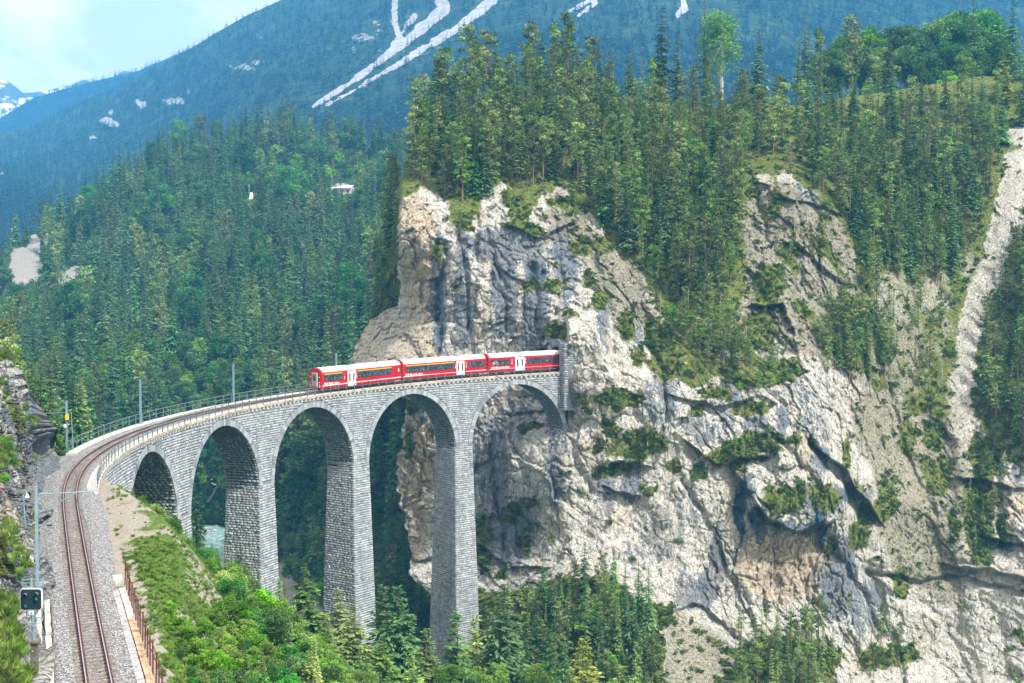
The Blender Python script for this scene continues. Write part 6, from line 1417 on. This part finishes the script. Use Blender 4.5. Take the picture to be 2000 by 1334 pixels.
FGL = ['tall dark spruce in front of the last pier foot, at the bottom edge', 'broad green pine in front of the third pier, bottom of the view', 'open pale pine with bare lower trunk left of the broad green pine', 'yellow green spruce at the bottom edge below the cliff copse', 'pale loose pine in front of the tallest pier foot',
       'pale pine between the third and fourth pier feet', 'dark spruce beside the foot of the third pier', 'wide pine below the third pier, low on the slope', 'small dark spruce in front of the second pier', 'wide green pine lower right of the broad green pine', 'slender spruce right of the tallest pier foot', 'bushy pine close beside the tallest pier foot', 'green pine in the gap left of the tallest pier foot', 'spruce at the left edge of the cliff copse',
       'low wide pine at the bottom edge under the third pier', 'bushy pine in front of the second pier foot', 'dark round bush at the bottom edge below the broad green pine', 'round dark green bush below the second pier, left of the pines', 'pale larch tip at the bottom edge below the cliff copse', 'green pine at the bottom edge left of the yellow green spruce', 'pale pine growing below the first pier foot', 'light round bush between the two bottom spruces', 'pale pine at the bottom edge between third pier and embankment', 'light bush at the foot of the tall dark spruce', 'light bush right of the round dark green bush', 'wide pine at the bottom edge between the two tallest piers', 'light green bush below the tallest pier foot', 'pine behind the broad green pine beside the third pier', 'round bush at the gravel edge under the first arch']
SKY = ['tall dark spruce on the skyline above the bare crag gap', 'narrow spruce right of the tallest skyline spruce', 'tallest larch on the skyline left of the aspen', None, 'dark pointed spruce right of the aspen', 'tall broad larch on the skyline above the bare crag', 'slim conifer left of the tall broad larch', 'pine right of the tall broad larch', 'pine with flat crown left of the leafy grove', 'spruce in front of the leafy grove',
       'highest pine on the rock tower, right one of a pair', 'left pine of the highest pair on the rock tower', 'tall pine at the left shoulder of the rock tower', 'flat topped pine second from the left shoulder', 'slim pine left of the highest pair on the rock tower', 'spruce between the slim pine and the highest pair', 'pine on the left shoulder below the tall shoulder pine', 'spruce at the left shoulder of the rock tower', 'pine right of the highest pair on the rock tower', 'spruce on the right shoulder of the rock tower', 'small spruce in the dip right of the rock tower', 'leftmost pine on the rock tower brink',
       'spruce behind the leafy grove at the top right corner', 'tallest spruce at the top right corner', 'pale larch at the right edge under the tallest corner spruce', 'yellow green spruce near the right edge above the scree chute', 'spruce peeking over the leafy grove', 'spruce on the right edge of the view', 'small spruce above the head of the scree chute']
order = sorted(range(len(PL)), key=lambda i: -(PL[i][3] / max(PL[i][2][1], 1) * (3 if PL[i][4] in ('on a green ledge of the cliff', 'down the left flank of the rock tower', 'single', 'skyline', 'front', 'leafy', 'bridge_pine', 'ledge') else 1)))
count = {}; rest = {}; fi = [i for i, p in enumerate(PL) if p[4] == 'front']; si = [i for i, p in enumerate(PL) if p[4] == 'skyline']
zb_ = {}
for q in PL:
    a, b = (float(v) for v in proj(q[2])); z0_ = zb_.get(q[4], (1e9, -1e9, 1e9, -1e9)); zb_[q[4]] = (min(a, z0_[0]), max(a, z0_[1]), min(b, z0_[2]), max(b, z0_[3]))
MAXN = 296
for i in order:
    k, vi, p, h, z = PL[i]; nm = NAME[k]; px, py = proj(np.array([p[0], p[1], p[2] + h * .6]))
    vis = -30 < px < 2030 and -60 < py < 1420
    if not vis and z not in ('front',): 
        if h / p[1] * 2500 < 20: continue
    if count.get(nm, 0) >= MAXN or not vis or h * 2500 / p[1] < 22: rest.setdefault(k, []).append((p, h, vi)); continue
    count[nm] = count.get(nm, 0) + 1
    if i in fi: lab = FGL[fi.index(i)]; grp = None
    elif i in si and SKY[si.index(i)]: lab = SKY[si.index(i)]; grp = None
    elif nm == 'aspen_tree': lab = 'pale crowned aspen with white trunk on the skyline'; grp = None
    elif z == 'bridge_pine': lab = 'green pine standing beside the left end of the far railing'; grp = None
    elif z == 'single':
        a, b = proj(p); a = float(a); b = float(b)
        place = 'under the tunnel side of the ledge' if a < 800 else 'on the brink of the rock tower' if b < 400 and a < 1200 else 'on the ridge right of the rock tower' if b < 400 and a < 1400 else 'at the top of the bare crag' if b < 440 else 'on the slope below the bare crag' if b < 800 else 'on a ledge of the white wall' if b < 1140 else 'at the top of the cliff copse' if a < 1300 else 'at the foot of the ochre wall' if a < 1640 else 'in the runnel at lower right'
        lab = LOOK[nm] + ' ' + place; grp = lab.replace('bare grey ', '') + ' group'
    else:
        size = 'tall ' if h > 14 else '' if h > 8 or nm in ('leafy_bush',) else 'small '
        base_ = size + LOOK[nm] + ' ' + side_word(p, z); grp = base_; a, b = (float(q) for q in proj(p)); zx0, zx1, zy0, zy1 = zb_[z]
        fx, fy = (a - zx0) / (zx1 - zx0 + 1), (b - zy0) / (zy1 - zy0 + 1)
        lab = base_ + (', upper row' if fy < .34 else ', middle row' if fy < .67 else ', lower row') + ' ' + ('far left' if fx < .2 else 'left' if fx < .4 else 'centre' if fx < .6 else 'right' if fx < .8 else 'far right')
    r = empty(nm, p, rnd.uniform(0, 6.283), lab, CAT[nm], grp); r.scale = (h * 1.25, h * 1.25, h) if z == 'front' and 'bush' not in nm else (h,) * 3 if h > 3 else (h * 1.2, h * 1.2, h)
    r.rotation_euler = (rnd.gauss(0, .025), rnd.gauss(0, .025), r.rotation_euler[2])
    cr, tk = KIND[k][vi % len(KIND[k])]
    if cr: link('crown', cr, r)
    if tk: link('trunk', tk, r)
for k, L in rest.items():
    lowv = KIND[k]
    nm_ = {'spruce': 'spruce_forest', 'spruce_hi': 'spruce_forest', 'slim': 'pine_forest', 'pine': 'pine_forest', 'pine_hi': 'pine_forest', 'larch': 'larch_forest', 'broad': 'leafy_forest', 'grove': 'leafy_forest', 'bright': 'bush_thicket', 'bush_hi': 'bush_thicket'}.get(k, 'forest')
    scatter(nm_, [q[0] for q in L], [q[1] for q in L], lowv, idx=np.array([q[2] % len(lowv) for q in L]), tilt=.02)
print('PLANTS', len(PL), count, {k: len(v) for k, v in rest.items()})

# mountain forests
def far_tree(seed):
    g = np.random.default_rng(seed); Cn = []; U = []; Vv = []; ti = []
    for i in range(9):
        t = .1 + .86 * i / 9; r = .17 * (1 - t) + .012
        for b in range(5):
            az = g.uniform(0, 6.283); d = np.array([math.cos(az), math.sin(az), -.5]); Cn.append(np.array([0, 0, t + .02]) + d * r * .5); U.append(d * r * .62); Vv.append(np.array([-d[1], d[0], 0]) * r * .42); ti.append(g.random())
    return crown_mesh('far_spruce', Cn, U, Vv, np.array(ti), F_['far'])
FT = [(far_tree(s_),) for s_ in (1, 2, 3, 4)]
g2 = np.random.default_rng(5); n = 26000; px = g2.uniform(-60, 2060, n); v_ = g2.random(n) ** .9; tp_ = np.maximum(MTN.top(px), -60); py = tp_ + v_ * (520 - tp_)
keep = (MTN.bareness(px, py) < .3) & ~((px > 830) & (py > 240)) & (py < 1e3); px = px[keep]; py = py[keep]; Pm = MTN.point(px, py)
# clearings: thin the forest by noise so that tone varies
nn = fbm(Pm, 260, 4, 77); keep = (nn > -.12) | (g2.random(len(px)) < .42); Pm = Pm[keep]
scatter('mountain_forest', Pm - [0, 0, 1], g2.uniform(10, 21, len(Pm)), FT, tilt=.02)
n = 3500; px = g2.uniform(-60, 520, n); tp_ = RIDGE.top(px); py = tp_ + g2.random(n) * 110; Pm = RIDGE.point(px, py)
scatter('ridge_forest', Pm - [0, 0, 1], g2.uniform(16, 26, n), FT, tilt=.02)
# undergrowth on the hill floor
n = 5200; px = g2.uniform(-60, 840, n); tp_ = HILL.top(px); py = tp_ + g2.random(n) ** .8 * (1150 - tp_); kb = HILL.bareness(px, py) < .3; Ph = HILL.point(px[kb], py[kb])
scatter('hill_undergrowth', Ph - [0, 0, .3], g2.uniform(1.8, 4.2, len(Ph)), [KIND['broad'][0][:1], KIND['broad'][1][:1], KIND['bright'][0][:1]], tilt=.15)
# dwarf shrubs and moss cushions on the cliff, where the ground is green
n = 60000; px = g2.uniform(790, 2060, n); py = g2.uniform(200, 1400, n); ok = px > cl_xL(py) + 8; px = px[ok]; py = py[ok]; Pd = cl_point(px, py)
vg, dk, oc_, tf_ = cl_paint(px[None], py[None], Pd[None]); vg = vg[0]; tf_ = tf_[0]
forest = poly_in(px, py, FOREST_POLY, 20)
pr = np.clip(vg ** 1.5 * (1 - .6 * forest) + .10 * tf_ + .006, 0, 1) ; keep = g2.random(len(px)) < pr * .42; Pd = Pd[keep]
scatter('dwarf_shrubs', Pd - [0, 0, .1], g2.uniform(.35, 1.25, len(Pd)) ** 1.15, [q[:1] for q in KIND['dwarf']], tilt=.4)
# grass tufts and low leafy growth on the near bank
def tuft(seed):
    g = np.random.default_rng(seed); n = 46; az = g.uniform(0, 6.28, n); r = g.uniform(0, .35, n); d = np.stack([np.cos(az) * .5, np.sin(az) * .5, np.ones(n)], 1); Cn = np.stack([r * np.cos(az), r * np.sin(az), 0 * r], 1) + d * .28
    return crown_mesh('tuft', Cn, d * .34 * g.uniform(.6, 1.2, (n, 1)), np.stack([-np.sin(az), np.cos(az), 0 * az], 1) * .045, g.random(n), F_['grass'])
TF = [(tuft(s_),) for s_ in (1, 2, 3)]
n = 64000; Y = g2.uniform(44, 190, n); d1 = g2.uniform(-9, 60, n) ; X = Xc(Y) + d1; S1, O1 = track_so(X, Y); z = bank_z(X, Y); p0 = np.stack([X, Y, z], 1); a, b = proj(p0)
wv = fbm(p0, 5, 3, 91); bare_b = sstep(34, 44, S1) * (1 - sstep(72, 78, S1)) * (O1 > -9.5)
ok = (a > 180) & (a < 1050) & (b < 1400) & (O1 < -2.9) & ~((S1 > 62) & (O1 > -3.4)) & (g2.random(n) > bare_b * (.95 - .35 * (wv > .05))) & (g2.random(n) < np.clip(1.2 - wv * 1.2, .2, 1)); p0 = p0[ok]
scatter('bank_grass', p0, g2.uniform(.14, .46, len(p0)), TF, tilt=.2)
n = 5000; px = g2.uniform(-20, 100, n); py = g2.uniform(640, 1400, n); ok = px < lw_xR(py) - 3; px = px[ok]; py = py[ok]; Pd = at(px[None], py[None], lw_depth(px[None], py[None])); vg = lw_paint(px[None], py[None], Pd)[0][0]; Pd = Pd[0][(g2.random(len(px)) < vg * .4) & (vg > .6)]
scatter('ledge_grass', Pd, g2.uniform(.25, .7, len(Pd)), TF, tilt=.4)
n = 2600; Y = g2.uniform(48, 200, n); d1 = g2.uniform(3, 60, n); X = Xc(Y) + d1; S1, O1 = track_so(X, Y); z = bank_z(X, Y); p0 = np.stack([X, Y, z], 1); a, b = proj(p0); ok = (a > 250) & (a < 1150) & (b < 1450) & ~((a > 375) & (a < 452) & (b < 1110)) & (O1 < -3.6) & ~((S1 > 60) & (O1 > -4.5)) & ~((Y < 112) & (d1 < 5)); p0 = p0[ok]
scatter('bank_shrubbery', p0 - [0, 0, .1], g2.uniform(.6, 1.9, len(p0)), [KIND['bright'][q][:1] for q in range(3)], tilt=.2)
# undergrowth in the gorge
n = 3800; X = g2.uniform(-170, 40, n); Y = g2.uniform(135, 380, n); z = bank_z(X, Y); p0 = np.stack([X, Y, z], 1); S1, O1 = track_so(X, Y); rd, _ = seg_dist(X, Y, RIVER); a, b = proj(p0); ok = (rd > 11) & (abs(O1) > 4) & (a > -30) & (a < 1100) & ~((a > 388) & (a < 452) & (b > 985) & (b < 1110)); p0 = p0[ok]
scatter('gorge_undergrowth', p0 - [0, 0, .3], g2.uniform(1.5, 4, len(p0)), [KIND['broad'][0][:1], KIND['broad'][1][:1], KIND['bright'][1][:1]], tilt=.15)
